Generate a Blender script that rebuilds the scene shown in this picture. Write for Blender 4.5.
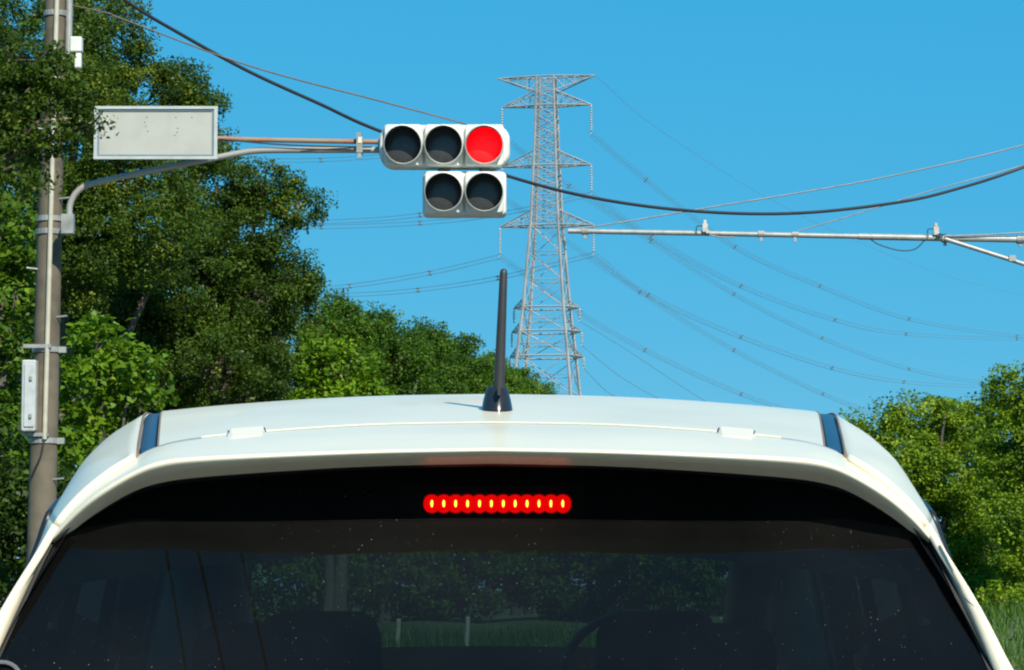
import bpy, bmesh, math
import numpy as np
from mathutils import Vector, Matrix

for o in list(bpy.data.objects):
    bpy.data.objects.remove(o)
S = bpy.context.scene
C = S.collection

# ------------------------------------------------------------------ camera
FPX, HOR, HC = 2900.0, 590.0, 1.2          # focal length in pixels, horizon row, eye height
PITCH = math.atan((HOR - 335.0) / FPX)
cam_d = bpy.data.cameras.new("camera")
cam = bpy.data.objects.new("camera", cam_d)
C.objects.link(cam)
cam_d.sensor_width = 36.0
cam_d.lens = 36.0 * FPX / 1024.0
cam_d.clip_start = 0.05
cam_d.clip_end = 8000.0
cam.location = (0, 0, HC)
cam.rotation_euler = (math.pi / 2 + PITCH, 0, 0)
S.camera = cam

# ------------------------------------------------------------------ sky and sun
SUN = Vector((0.36, -0.80, 0.74)).normalized()          # direction towards the sun
SUN_EL = math.asin(SUN.z)
SUN_AZ = math.atan2(SUN.x, SUN.y)
world = bpy.data.worlds.new("World")
S.world = world
world.use_nodes = True
wn, wl = world.node_tree.nodes, world.node_tree.links
sky = wn.new('ShaderNodeTexSky')
sky.sky_type = 'NISHITA'
sky.sun_disc = False
sky.sun_elevation = SUN_EL
sky.sun_rotation = SUN_AZ
sky.altitude = 9000.0
sky.air_density = 3.0
sky.dust_density = 0.0
sky.ozone_density = 10.0
# one colour grade for the whole sky (the photograph's saturated cyan blue), channel by channel
SKY_STRENGTH = 0.1
EXPOSURE = 0.55
sepc = wn.new('ShaderNodeSeparateColor')
comb = wn.new('ShaderNodeCombineColor')
wl.new(sky.outputs[0], sepc.inputs[0])
for ch, (gain, power) in enumerate(((0.55, 1.12), (0.62, 0.33), (0.80, 0.15))):
    pw = wn.new('ShaderNodeMath')
    pw.operation = 'POWER'
    ml_ = wn.new('ShaderNodeMath')
    ml_.operation = 'MULTIPLY'
    # the node's value is in sky units: value * strength is what the picture shows
    k_in = wn.new('ShaderNodeMath')
    k_in.operation = 'MULTIPLY'
    k_in.inputs[1].default_value = SKY_STRENGTH
    wl.new(sepc.outputs[ch], k_in.inputs[0])
    wl.new(k_in.outputs[0], pw.inputs[0])
    pw.inputs[1].default_value = power
    wl.new(pw.outputs[0], ml_.inputs[0])
    ml_.inputs[1].default_value = gain / SKY_STRENGTH / 2 ** EXPOSURE
    wl.new(ml_.outputs[0], comb.inputs[ch])
wl.new(comb.outputs[0], wn['Background'].inputs[0])
wn['Background'].inputs[1].default_value = SKY_STRENGTH
sun_d = bpy.data.lights.new("sun", 'SUN')
sun_d.energy = 4.6
sun_d.angle = math.radians(0.53)
sun_d.color = (1.0, 0.93, 0.80)
sun = bpy.data.objects.new("sun", sun_d)
C.objects.link(sun)
sun.rotation_euler = SUN.to_track_quat('Z', 'Y').to_euler()
sun.location = (20, -40, 60)
S.view_settings.view_transform = 'Standard'
S.view_settings.look = 'None'
S.view_settings.exposure = EXPOSURE
S.view_settings.gamma = 1.0
S.view_settings.use_curve_mapping = False
S.cycles.filter_width = 2.1                                 # a slightly soft lens

CP, SP = math.cos(PITCH), math.sin(PITCH)


def P(px, py, Y):
    """world point at distance Y that the photograph shows at (px, py)"""
    u, v = (px - 512.0) / FPX, (335.0 - py) / FPX
    t = Y / (CP - v * SP)
    return Vector((u * t, Y, HC + t * (SP + v * CP)))


# ------------------------------------------------------------------ materials
MATS = {}


def mat(name, col, rough=0.5, metal=0.0, var=0.0, scale=8.0, bump=0.0, coat=0.0, dirt=None, coords='Object', spec=0.5):
    """Principled material with a little procedural variation, dirt and relief"""
    if name in MATS:
        return MATS[name]
    m = bpy.data.materials.new(name)
    m.use_nodes = True
    n, l = m.node_tree.nodes, m.node_tree.links
    b = n['Principled BSDF']
    b.inputs['Roughness'].default_value = rough
    b.inputs['Metallic'].default_value = metal
    b.inputs['Coat Weight'].default_value = coat
    b.inputs['Coat Roughness'].default_value = 0.06
    b.inputs['Specular IOR Level'].default_value = spec
    b.inputs['Base Color'].default_value = (*col, 1)
    if var or bump or dirt:
        tc = n.new('ShaderNodeTexCoord')
        nz = n.new('ShaderNodeTexNoise')
        nz.inputs['Scale'].default_value = scale
        nz.inputs['Detail'].default_value = 8
        l.new(tc.outputs[coords], nz.inputs['Vector'])
        if var or dirt:
            mx = n.new('ShaderNodeMix')
            mx.data_type = 'RGBA'
            d = dirt if dirt else tuple(c * (1 - var) for c in col)
            hi = tuple(min(1, c * (1 + var * 0.5)) for c in col)
            mx.inputs[6].default_value = (*hi, 1)
            mx.inputs[7].default_value = (*d, 1)
            r = n.new('ShaderNodeMapRange')
            r.inputs[1].default_value = 0.42
            r.inputs[2].default_value = 0.72
            r.inputs[4].default_value = 0.65 if dirt else 1.0
            l.new(nz.outputs[0], r.inputs[0])
            l.new(r.outputs[0], mx.inputs[0])
            l.new(mx.outputs[2], b.inputs['Base Color'])
        if bump:
            bp = n.new('ShaderNodeBump')
            bp.inputs['Strength'].default_value = bump
            bp.inputs['Distance'].default_value = 0.01
            l.new(nz.outputs[0], bp.inputs['Height'])
            l.new(bp.outputs[0], b.inputs['Normal'])
    MATS[name] = m
    return m


def glow(name, col, strength):
    if name in MATS:
        return MATS[name]
    m = bpy.data.materials.new(name)
    m.use_nodes = True
    b = m.node_tree.nodes['Principled BSDF']
    b.inputs['Base Color'].default_value = (*[c * 0.3 for c in col], 1)
    b.inputs['Emission Color'].default_value = (*col, 1)
    b.inputs['Emission Strength'].default_value = strength
    b.inputs['Roughness'].default_value = 0.3
    MATS[name] = m
    return m


def glass(name, tint, dust=0.0, specks=False, rough=0.0):
    """tinted sheet glass: coloured transmission, Fresnel reflection, dust lying on it"""
    if name in MATS:
        return MATS[name]
    m = bpy.data.materials.new(name)
    m.use_nodes = True
    n, l = m.node_tree.nodes, m.node_tree.links
    n.remove(n['Principled BSDF'])
    out = n['Material Output']
    tr = n.new('ShaderNodeBsdfTransparent')
    tr.inputs[0].default_value = (*tint, 1)
    gl = n.new('ShaderNodeBsdfGlossy')
    gl.inputs['Roughness'].default_value = rough
    fr = n.new('ShaderNodeFresnel')
    geo = n.new('ShaderNodeNewGeometry')                    # a thin sheet reflects alike from both sides
    ior = n.new('ShaderNodeMapRange')
    ior.inputs[3].default_value = 1.34
    ior.inputs[4].default_value = 1 / 1.34
    l.new(geo.outputs['Backfacing'], ior.inputs[0])
    l.new(ior.outputs[0], fr.inputs[0])
    mx = n.new('ShaderNodeMixShader')
    l.new(fr.outputs[0], mx.inputs[0])
    l.new(tr.outputs[0], mx.inputs[1])
    l.new(gl.outputs[0], mx.inputs[2])
    last = mx
    if dust or specks:
        df = n.new('ShaderNodeBsdfDiffuse')
        df.inputs[0].default_value = (0.62, 0.6, 0.55, 1)
        tc = n.new('ShaderNodeTexCoord')
        nz = n.new('ShaderNodeTexNoise')
        nz.inputs['Scale'].default_value = 3.5
        nz.inputs['Detail'].default_value = 6
        l.new(tc.outputs['Object'], nz.inputs['Vector'])
        r = n.new('ShaderNodeMapRange')
        r.inputs[1].default_value = 0.3
        r.inputs[2].default_value = 0.75
        r.inputs[3].default_value = dust * 0.4
        r.inputs[4].default_value = dust * 1.6
        l.new(nz.outputs[0], r.inputs[0])
        fac = r.outputs[0]
        if specks:
            vo = n.new('ShaderNodeTexVoronoi')
            vo.inputs['Scale'].default_value = 210
            vo.inputs['Randomness'].default_value = 1.0
            l.new(tc.outputs['Object'], vo.inputs['Vector'])
            sep = n.new('ShaderNodeSeparateColor')
            l.new(vo.outputs['Color'], sep.inputs[0])
            # speck radius depends on the cell's random value, so that few cells carry one
            rr = n.new('ShaderNodeMapRange')
            rr.inputs[1].default_value = 0.74
            rr.inputs[2].default_value = 1.0
            rr.inputs[3].default_value = 0.0
            rr.inputs[4].default_value = 0.15
            l.new(sep.outputs[0], rr.inputs[0])
            lt = n.new('ShaderNodeMath')
            lt.operation = 'LESS_THAN'
            l.new(vo.outputs['Distance'], lt.inputs[0])
            l.new(rr.outputs[0], lt.inputs[1])
            ml = n.new('ShaderNodeMath')
            ml.operation = 'MULTIPLY'
            l.new(lt.outputs[0], ml.inputs[0])
            l.new(sep.outputs[1], ml.inputs[1])
            pt = n.new('ShaderNodeMapRange')                # the dirt gathers in patches
            pt.inputs[1].default_value = 0.46
            pt.inputs[2].default_value = 0.62
            l.new(nz.outputs[0], pt.inputs[0])
            mp = n.new('ShaderNodeMath')
            mp.operation = 'MULTIPLY'
            l.new(ml.outputs[0], mp.inputs[0])
            l.new(pt.outputs[0], mp.inputs[1])
            ml = mp
            ad = n.new('ShaderNodeMath')
            ad.operation = 'MULTIPLY_ADD'
            ad.use_clamp = True
            l.new(ml.outputs[0], ad.inputs[0])
            ad.inputs[1].default_value = 0.42
            l.new(fac, ad.inputs[2])
            fac = ad.outputs[0]
        m2 = n.new('ShaderNodeMixShader')
        l.new(fac, m2.inputs[0])
        l.new(mx.outputs[0], m2.inputs[1])
        l.new(df.outputs[0], m2.inputs[2])
        last = m2
    l.new(last.outputs[0], out.inputs[0])
    MATS[name] = m
    return m


def leaf_mat(name, dark, light, yellow, transl=0.25, rough=0.45):
    """leaf: colour from a per-leaf random attribute plus clump scale noise, some light through the blade"""
    m = bpy.data.materials.new(name)
    m.use_nodes = True
    n, l = m.node_tree.nodes, m.node_tree.links
    b = n['Principled BSDF']
    out = n['Material Output']
    at = n.new('ShaderNodeAttribute')
    at.attribute_name = 'tint'
    ramp = n.new('ShaderNodeValToRGB')
    e = ramp.color_ramp.elements
    e[0].position = 0.0
    e[0].color = (*dark, 1)
    e[1].position = 0.82
    e[1].color = (*light, 1)
    x = e.new(1.0)
    x.color = (*yellow, 1)
    l.new(at.outputs['Fac'], ramp.inputs[0])
    l.new(ramp.outputs[0], b.inputs['Base Color'])
    b.inputs['Roughness'].default_value = rough
    b.inputs['Specular IOR Level'].default_value = 0.18
    t = n.new('ShaderNodeBsdfTranslucent')
    hs_ = n.new('ShaderNodeHueSaturation')
    hs_.inputs['Value'].default_value = 1.5
    hs_.inputs['Hue'].default_value = 0.485
    l.new(ramp.outputs[0], hs_.inputs['Color'])
    l.new(hs_.outputs[0], t.inputs[0])
    mx = n.new('ShaderNodeMixShader')
    mx.inputs[0].default_value = transl
    l.new(b.outputs[0], mx.inputs[1])
    l.new(t.outputs[0], mx.inputs[2])
    l.new(mx.outputs[0], out.inputs[0])
    MATS[name] = m
    return m


M_WHITE = mat('pearl_white_paint', (0.66, 0.62, 0.475), 0.3, 0, 0.06, 3.0, coat=0.15, spec=0.25)
M_BLACKPL = mat('black_plastic', (0.012, 0.012, 0.014), 0.38, 0, 0.2, 30)
M_GLOSSBLK = mat('navy_roof_trim', (0.016, 0.026, 0.055), 0.28, 0, spec=0.25)
M_GLOSSBLK2 = mat('satin_black', (0.014, 0.015, 0.018), 0.22, 0, 0.2, 30)
M_RUBBER = mat('black_rubber', (0.02, 0.02, 0.02), 0.8, 0, 0.2, 20)
M_CLOTH = mat('dark_seat_cloth', (0.018, 0.02, 0.025), 0.9, 0, 0.3, 40, bump=0.2)
M_LINER = mat('dark_headliner', (0.012, 0.012, 0.014), 0.9, 0, 0.1, 20)
M_CHROME = mat('alloy', (0.5, 0.5, 0.52), 0.3, 0.9, 0.1, 10)
M_TAILGLASS = glass('tinted_rear_glass', (0.095, 0.155, 0.15), 0.006, True)
M_SIDEGLASS = glass('tinted_side_glass', (0.12, 0.15, 0.17), 0.004)
M_WINDSCREEN = glass('windscreen_glass', (0.72, 0.82, 0.78), 0.0)
M_REDPL = mat('red_lamp_plastic', (0.35, 0.01, 0.01), 0.15)
M_GALV = mat('galvanised_steel', (0.29, 0.30, 0.285), 0.45, 0.2, 0.18, 14, bump=0.05)
M_ARMPIPE = mat('stained_arm_pipe', (0.28, 0.285, 0.265), 0.5, 0.15, 0.2, 2.2, dirt=(0.26, 0.16, 0.08))
M_GALVD = mat('weathered_steel', (0.25, 0.26, 0.25), 0.55, 0.3, 0.35, 9)
M_RUST = mat('rust_stained_pipe', (0.24, 0.18, 0.13), 0.6, 0.15, 0.2, 5, dirt=(0.32, 0.09, 0.03))
M_CONC = mat('pole_concrete', (0.105, 0.088, 0.062), 0.85, 0, 0.4, 5, bump=0.4)  # base tone darkened to include the trees' shade on the left pole
M_SIGWHITE = mat('signal_housing_white', (0.60, 0.61, 0.57), 0.38, 0, 0.1, 9, dirt=(0.42, 0.43, 0.40))
M_SIGN = mat('bare_sign_sheet', (0.36, 0.365, 0.33), 0.5, 0.0, 0.06, 6, dirt=(0.31, 0.31, 0.27))
M_SIGNFR = mat('sign_frame_alloy', (0.46, 0.48, 0.46), 0.35, 0.2, 0.1, 12)
M_BOX = mat('pale_grey_cabinet', (0.40, 0.43, 0.44), 0.45, 0, 0.1, 10, dirt=(0.28, 0.30, 0.28))
M_DARKLENS = mat('dark_signal_lens', (0.035, 0.038, 0.04), 0.3, 0, 0.3, 60)
M_HOODIN = mat('hood_inside_black', (0.03, 0.033, 0.036), 0.6, 0, 0.2, 30)
M_CABLE = mat('black_cable', (0.018, 0.018, 0.022), 0.55, 0, 0.2, 8)
M_WIRE = mat('pale_wire', (0.22, 0.24, 0.24), 0.5, 0.2, 0.2, 8)
M_BROWNW = mat('brown_wire', (0.12, 0.09, 0.06), 0.6, 0, 0.2, 8)
M_TOWER = mat('tower_steel', (0.32, 0.33, 0.33), 0.5, 0.15, 0.25, 0.4)
M_INSUL = mat('insulator_glaze', (0.42, 0.40, 0.38), 0.3, 0, 0.2, 3)
M_COND = mat('conductor_aluminium', (0.19, 0.21, 0.23), 0.5, 0.2, 0.1, 1)
M_BARK = mat('bark', (0.085, 0.07, 0.055), 0.9, 0, 0.45, 9, bump=0.7)
M_WOOD = mat('weathered_post_wood', (0.34, 0.31, 0.26), 0.85, 0, 0.3, 12, bump=0.3)


# ------------------------------------------------------------------ object helpers
def link(name, me, m=None, parent=None):
    o = bpy.data.objects.new(name, me)
    C.objects.link(o)
    if m is not None:
        me.materials.append(m)
    if parent is not None:
        o.parent = parent
    return o


def tag(o, label=None, cat=None, group=None, kind=None):
    if label:
        o['label'] = label
    if cat:
        o['category'] = cat
    if group:
        o['group'] = group
    if kind:
        o['kind'] = kind
    return o


def thing(name, label, cat, loc=(0, 0, 0), group=None):
    o = bpy.data.objects.new(name, None)
    o.empty_display_size = 0.2
    C.objects.link(o)
    o.location = loc
    return tag(o, label, cat, group)


class MB:
    """collects vertices and faces in world space; build() writes them relative to the parent's origin"""

    def __init__(self):
        self.v, self.f, self.sm = [], [], []

    def add(self, vs, fs, smooth=False):
        k = len(self.v)
        self.v += [tuple(p) for p in vs]
        self.f += [tuple(i + k for i in f) for f in fs]
        self.sm += [smooth] * len(fs)

    def box(self, c, s, R=None):
        hx, hy, hz = s[0] / 2, s[1] / 2, s[2] / 2
        vs = [Vector((x, y, z)) for x in (-hx, hx) for y in (-hy, hy) for z in (-hz, hz)]
        if R is not None:
            vs = [R @ p for p in vs]
        c = Vector(c)
        self.add([c + p for p in vs], [(0, 1, 3, 2), (4, 6, 7, 5), (0, 4, 5, 1), (2, 3, 7, 6), (0, 2, 6, 4), (1, 5, 7, 3)])

    def rbox(self, c, s, b):
        """box with bevelled edges"""
        bm = bmesh.new()
        bmesh.ops.create_cube(bm, size=1)
        for v in bm.verts:
            v.co = Vector((v.co.x * s[0], v.co.y * s[1], v.co.z * s[2]))
        bmesh.ops.bevel(bm, geom=bm.edges[:], offset=b, segments=2, affect='EDGES', profile=0.5)
        bm.verts.index_update()
        c = Vector(c)
        self.add([c + v.co for v in bm.verts], [[v.index for v in f.verts] for f in bm.faces], False)
        bm.free()

    def tube(self, pts, r, n=8, caps=True, smooth=True):
        pts = [Vector(p) for p in pts]
        rs = r if isinstance(r, (list, tuple)) else [r] * len(pts)
        vs = []
        prev = None
        for i, p in enumerate(pts):
            d = (pts[min(i + 1, len(pts) - 1)] - pts[max(i - 1, 0)]).normalized()
            if prev is None:
                a = d.orthogonal().normalized()
            else:
                a = (prev - d * prev.dot(d)).normalized()
            prev = a
            b = d.cross(a)
            for k in range(n):
                t = 2 * math.pi * k / n
                vs.append(p + (a * math.cos(t) + b * math.sin(t)) * rs[i])
        fs = []
        for i in range(len(pts) - 1):
            for k in range(n):
                k2 = (k + 1) % n
                fs.append((i * n + k, i * n + k2, (i + 1) * n + k2, (i + 1) * n + k))
        self.add(vs, fs, smooth)
        if caps:
            m = len(pts) - 1
            self.add(vs[:n], [tuple(range(n - 1, -1, -1))])
            self.add(vs[m * n:], [tuple(range(n))])

    def bar(self, a, b, w, w2=None):
        """square section steel member"""
        a, b = Vector(a), Vector(b)
        d = (b - a).normalized()
        s = d.orthogonal().normalized() * w / 2
        t = d.cross(s).normalized() * (w2 or w) / 2
        vs = [a + s + t, a - s + t, a - s - t, a + s - t, b + s + t, b - s + t, b - s - t, b + s - t]
        self.add(vs, [(0, 1, 5, 4), (1, 2, 6, 5), (2, 3, 7, 6), (3, 0, 4, 7), (3, 2, 1, 0), (4, 5, 6, 7)])

    def lathe(self, c, axis, prof, n=24, smooth=True):
        """prof: list of (distance along axis, radius)"""
        c, axis = Vector(c), Vector(axis).normalized()
        a = axis.orthogonal().normalized()
        b = axis.cross(a)
        vs = [c + axis * h + (a * math.cos(2 * math.pi * k / n) + b * math.sin(2 * math.pi * k / n)) * r for h, r in prof for k in range(n)]
        fs = [(i * n + k, i * n + (k + 1) % n, (i + 1) * n + (k + 1) % n, (i + 1) * n + k) for i in range(len(prof) - 1) for k in range(n)]
        self.add(vs, fs, smooth)

    def grid(self, rows, smooth=True, flip=False):
        h, w = len(rows), len(rows[0])
        vs = [p for r in rows for p in r]
        fs = []
        for i in range(h - 1):
            for j in range(w - 1):
                f = (i * w + j, i * w + j + 1, (i + 1) * w + j + 1, (i + 1) * w + j)
                fs.append(f[::-1] if flip else f)
        self.add(vs, fs, smooth)

    def build(self, name, m, parent=None, origin=None):
        off = Vector((0, 0, 0))
        if parent is not None:
            p = parent
            while p is not None:
                off += p.location
                p = p.parent
        if origin is not None:
            off = Vector(origin)
        me = bpy.data.meshes.new(name)
        me.from_pydata([tuple(Vector(p) - off) for p in self.v], [], self.f)
        me.polygons.foreach_set('use_smooth', self.sm)
        o = link(name, me, m, parent)
        if origin is not None:
            o.location = origin
        return o


def crom(pts, n):
    """Catmull-Rom curve through points, n steps for each span"""
    pts = [np.array(p, float) for p in pts]
    e = [2 * pts[0] - pts[1]] + pts + [2 * pts[-1] - pts[-2]]
    out = []
    for i in range(1, len(e) - 2):
        a, b, c, d = e[i - 1], e[i], e[i + 1], e[i + 2]
        for k in range(n):
            t = k / n
            out.append(0.5 * (2 * b + (c - a) * t + (2 * a - 5 * b + 4 * c - d) * t * t + (3 * b - a - 3 * c + d) * t ** 3))
    out.append(pts[-1])
    return out


def upsample(G, nr, nc):
    """bicubic upsampling of a grid of points (rows x columns x 3)"""
    A = [crom(r, nc) for r in G]
    cols = [crom([A[i][j] for i in range(len(A))], nr) for j in range(len(A[0]))]
    return [[cols[j][i] for j in range(len(cols))] for i in range(len(cols[0]))]


# ------------------------------------------------------------------ ground, roads
def sheet(name, pts, z, m, kind='structure'):
    b = MB()
    b.add([(x, y, z) for x, y in pts], [tuple(range(len(pts)))])
    o = b.build(name, m)
    tag(o, kind=kind)
    return o


M_GRASSGROUND = mat('grassy_soil', (0.075, 0.10, 0.03), 0.95, 0, 0.5, 0.6, bump=0.5, coords='Object')
M_ASPHALT = mat('asphalt', (0.055, 0.055, 0.056), 0.9, 0, 0.3, 30, bump=0.5)
M_PAVE = mat('pavement_concrete', (0.30, 0.29, 0.27), 0.9, 0, 0.25, 4, bump=0.2)
M_PAINT = mat('road_paint', (0.72, 0.72, 0.70), 0.7, 0, 0.25, 20)
sheet('ground', [(-3000, -400), (3000, -400), (3000, 6000), (-3000, 6000)], -0.02, M_GRASSGROUND)
sheet('road', [(-2.3, -60), (6.2, -60), (6.2, 27), (-2.3, 27)], 0.0, M_ASPHALT)
sheet('cross_road', [(-80, 27), (80, 27), (80, 36), (-80, 36)], 0.0, M_ASPHALT)
for i, (x0, x1, y0, y1) in enumerate([(-2.0, 1.8, 13.4, 13.85), (1.85, 2.0, -60, 13.4), (-2.05, -1.93, -60, 13.4), (5.8, 5.93, -60, 22)]):
    o = sheet('road_marking', [(x0, y0), (x1, y0), (x1, y1), (x0, y1)], 0.004, M_PAINT)
for i in range(7):
    x = -1.9 + i * 1.15
    sheet('road_marking', [(x, 15.5), (x + 0.5, 15.5), (x + 0.5, 19), (x, 19)], 0.004, M_PAINT)
for x0, x1 in ((-4.3, -2.3), (6.2, 8.2)):
    b = MB()
    b.box(((x0 + x1) / 2, -16.5, 0.06), (x1 - x0, 87, 0.16))
    tag(b.build('pavement', M_PAVE), kind='structure')


def terrain(name, x0, x1, y0, y1, hfun, m, n=60):
    b = MB()
    xs, ys = np.linspace(x0, x1, n), np.linspace(y0, y1, n)
    b.grid([[(x, y, hfun(x, y)) for x in xs] for y in ys])
    return tag(b.build(name, m), kind='structure')


def bank_r(x, y):
    t = min(1, max(0, (y - 38) / 12))
    s = min(1, max(0, (x - 3) / 6))
    return -0.03 + (0.75 * t * t * (3 - 2 * t)) * (0.35 + 0.65 * s) + 0.05 * math.sin(x * 1.7) * t


bank = terrain('grass_bank', -40, 60, 37, 110, bank_r, M_GRASSGROUND)

# ------------------------------------------------------------------ trees
rng = np.random.default_rng(7)
L_DARK = leaf_mat('leaf_dark_green', (0.022, 0.048, 0.007), (0.074, 0.135, 0.012), (0.18, 0.21, 0.018), 0.32)
L_MID = leaf_mat('leaf_mid_green', (0.032, 0.075, 0.007), (0.092, 0.185, 0.012), (0.18, 0.26, 0.018), 0.34)
L_BRIGHT = leaf_mat('leaf_bright_green', (0.050, 0.112, 0.007), (0.15, 0.28, 0.012), (0.26, 0.37, 0.02), 0.34)
L_LIME = leaf_mat('leaf_lime_green', (0.048, 0.100, 0.007), (0.15, 0.255, 0.012), (0.25, 0.34, 0.02), 0.34)
L_BROWN = leaf_mat('leaf_olive', (0.030, 0.044, 0.010), (0.080, 0.105, 0.018), (0.15, 0.12, 0.03), 0.25)
L_GRASS = leaf_mat('grass_blade', (0.028, 0.07, 0.010), (0.07, 0.15, 0.016), (0.16, 0.20, 0.04), 0.25)


def leaves_mesh(name, pos, nrm, size, tint, aspect=0.58):
    """one mesh of folded, pointed leaf blades"""
    N = len(pos)
    r = rng.normal(size=(N, 3))
    ax = np.cross(nrm, r)
    ax /= np.linalg.norm(ax, axis=1, keepdims=True) + 1e-9
    sd = np.cross(nrm, ax)
    s = size[:, None]
    fold = nrm * s * 0.12
    V = np.empty((N, 4, 3))
    V[:, 0] = pos - ax * s * 0.5
    V[:, 1] = pos + sd * s * aspect * 0.5 + fold
    V[:, 2] = pos + ax * s * 0.5 - fold * 0.6
    V[:, 3] = pos - sd * s * aspect * 0.5 + fold
    me = bpy.data.meshes.new(name)
    me.vertices.add(N * 4)
    me.vertices.foreach_set('co', V.reshape(-1).astype(np.float32))
    me.loops.add(N * 4)
    me.loops.foreach_set('vertex_index', np.arange(N * 4, dtype=np.int32))
    me.polygons.add(N)
    me.polygons.foreach_set('loop_start', np.arange(0, N * 4, 4, dtype=np.int32))
    a = me.attributes.new('tint', 'FLOAT', 'POINT')
    a.data.foreach_set('value', np.repeat(tint, 4).astype(np.float32))
    me.update()
    me.validate()
    return me


def tree(name, label, cat, base, blobs, lm, leaf=0.1, clump=0.28, dens=1.0, group=None, trunk_r=0.12, tint0=0.4, tspread=0.22, upright=False):
    """blobs: (centre Vector, rx, ry, rz). trunk and limbs run from base to every blob"""
    base = Vector(base)
    root = thing(name, label, cat, base, group)
    pos, nrm, siz, tin = [], [], [], []
    tb = MB()
    top = max(b[0].z for b in blobs)
    mean = sum((b[0] for b in blobs), Vector()) / len(blobs)
    fork = base.lerp(Vector((mean.x, mean.y, base.z)), 0.4)
    fork.z = base.z + (min(b[0].z for b in blobs) - base.z) * 0.55 + 0.2
    top_p = Vector((mean.x, mean.y, top))
    if upright:                                             # trunk straight up beside the crown, limbs reach over
        fork = base + Vector((0, 0, (mean.z - base.z) * 0.8))
        top_p = base + Vector((0, 0, mean.z - base.z + 0.3))
    tk = [base, base.lerp(fork, 0.5) + Vector((0.06, 0.03, 0)), fork, fork.lerp(top_p, 0.5) + Vector((-0.08, 0.05, 0)), top_p]
    tb.tube(tk, [trunk_r * 1.3, trunk_r, trunk_r * 0.85, trunk_r * 0.5, trunk_r * 0.15], 8)
    for c, rx, ry, rz in blobs:
        st = fork.lerp(top_p, float(rng.uniform(0, 0.55)))
        md = st.lerp(c, 0.5) + Vector((0, 0, -0.12 * (c - st).length))
        tb.tube([st, md, c], [trunk_r * 0.42, trunk_r * 0.3, trunk_r * 0.08], 6)
        R = np.array([rx, ry, rz])
        area = (rx * rz + rx * ry + ry * rz) * 4.2
        nc = max(8, int(area / (clump * clump * 3.1) * 2.3 * dens))
        d = rng.normal(size=(nc, 3))
        d /= np.linalg.norm(d, axis=1, keepdims=True)
        rad = 0.45 + 0.6 * np.sqrt(rng.random(nc))
        cc = np.array(c) + d * rad[:, None] * R
        for q in range(4):                                  # a few twigs that show between the leaves
            i = int(rng.integers(nc))
            tb.tube([c, c.lerp(Vector(cc[i]), 0.55) + Vector((0, 0, -0.05)), Vector(cc[i])], [trunk_r * 0.14, trunk_r * 0.09, 0.004], 4, caps=False)
        per = int(max(10, 0.95 * (clump / leaf) ** 2 * 8.0))
        n = nc * per
        ctint = rng.normal(0, tspread * 0.75, nc)
        crad = clump * rng.uniform(0.6, 1.25, nc)
        off = np.clip(rng.normal(size=(n, 3)), -1.5, 1.5) * np.array([0.5, 0.5, 0.34])
        ci = np.repeat(np.arange(nc), per)
        p = cc[ci] + off * crad[ci][:, None]
        nn = np.array([0, 0, 0.55]) + d[ci] * 0.35 + rng.normal(size=(n, 3)) * 0.55
        nn /= np.linalg.norm(nn, axis=1, keepdims=True)
        pos.append(p)
        nrm.append(nn)
        siz.append(leaf * rng.uniform(0.65, 1.25, n))
        tin.append(np.clip(tint0 + ctint[ci] + rng.normal(0, tspread * 0.6, n), 0, 1))
    tb.build('trunk', M_BARK, root)
    pos = np.concatenate(pos) - np.array(base)
    me = leaves_mesh('crown', pos, np.concatenate(nrm), np.concatenate(siz), np.concatenate(tin))
    link('crown', me, lm, root)
    return root


def B(px, py, Y, rx, rz, ry=None):
    """crown blob where the photograph shows it, radii given in pixels at that distance"""
    k = Y / FPX
    return (P(px, py, Y), rx * k, (ry if ry else max(rx, rz)) * k, rz * k)


def gbase(px, Y, z=-0.02):
    p = P(px, HOR, Y)
    return (p.x, Y, z)


tree('broadleaf_tree', 'tall dark broadleaf tree rising out of the top of the picture behind the concrete pole', 'tree', gbase(20, 44),
     [B(20, 40, 44, 95, 75), B(95, 40, 45, 50, 60), B(-60, 120, 44, 90, 110), B(60, 130, 43, 80, 75), B(140, 110, 45, 62, 58), B(185, 122, 45, 38, 40),
      B(40, 240, 43, 90, 80), B(130, 220, 44, 80, 70), B(-50, 280, 43, 80, 90), B(175, 82, 45, 24, 22), B(212, 150, 45, 26, 22)],
     L_DARK, 0.062, 0.28, 0.95, trunk_r=0.2, tint0=0.52, tspread=0.28)
tree('broadleaf_tree', 'dark tree whose leafy branch reaches into the sky below the signal arm', 'tree', gbase(190, 50),
     [B(210, 195, 50, 48, 42), B(262, 185, 50, 36, 26), B(298, 208, 50, 30, 16), B(240, 245, 50, 58, 45), B(180, 280, 49, 70, 60),
      B(265, 290, 50, 48, 50), B(302, 285, 50, 18, 22), B(110, 300, 49, 70, 60), B(200, 360, 49, 90, 60), B(90, 390, 49, 90, 70)],
     L_DARK, 0.066, 0.28, 0.95, trunk_r=0.2, tint0=0.42, tspread=0.26)
tree('broadleaf_tree', 'olive brownish tree in the shade behind the lime green bush', 'tree', gbase(235, 56),
     [B(245, 350, 56, 45, 45), B(285, 310, 57, 32, 34), B(215, 400, 56, 60, 50), B(300, 385, 57, 45, 40)],
     L_BROWN, 0.11, 0.34, 1.0, trunk_r=0.16, tint0=0.4)
tree('broadleaf_tree', 'small lime green tree lit by the sun just left of the far wood', 'tree', gbase(325, 52),
     [B(318, 345, 52, 20, 24), B(340, 372, 52, 30, 26), B(300, 385, 52, 26, 26), B(365, 392, 52, 20, 18), B(335, 420, 52, 55, 40)],
     L_BRIGHT, 0.11, 0.27, 1.0, trunk_r=0.1, tint0=0.45)
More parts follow.
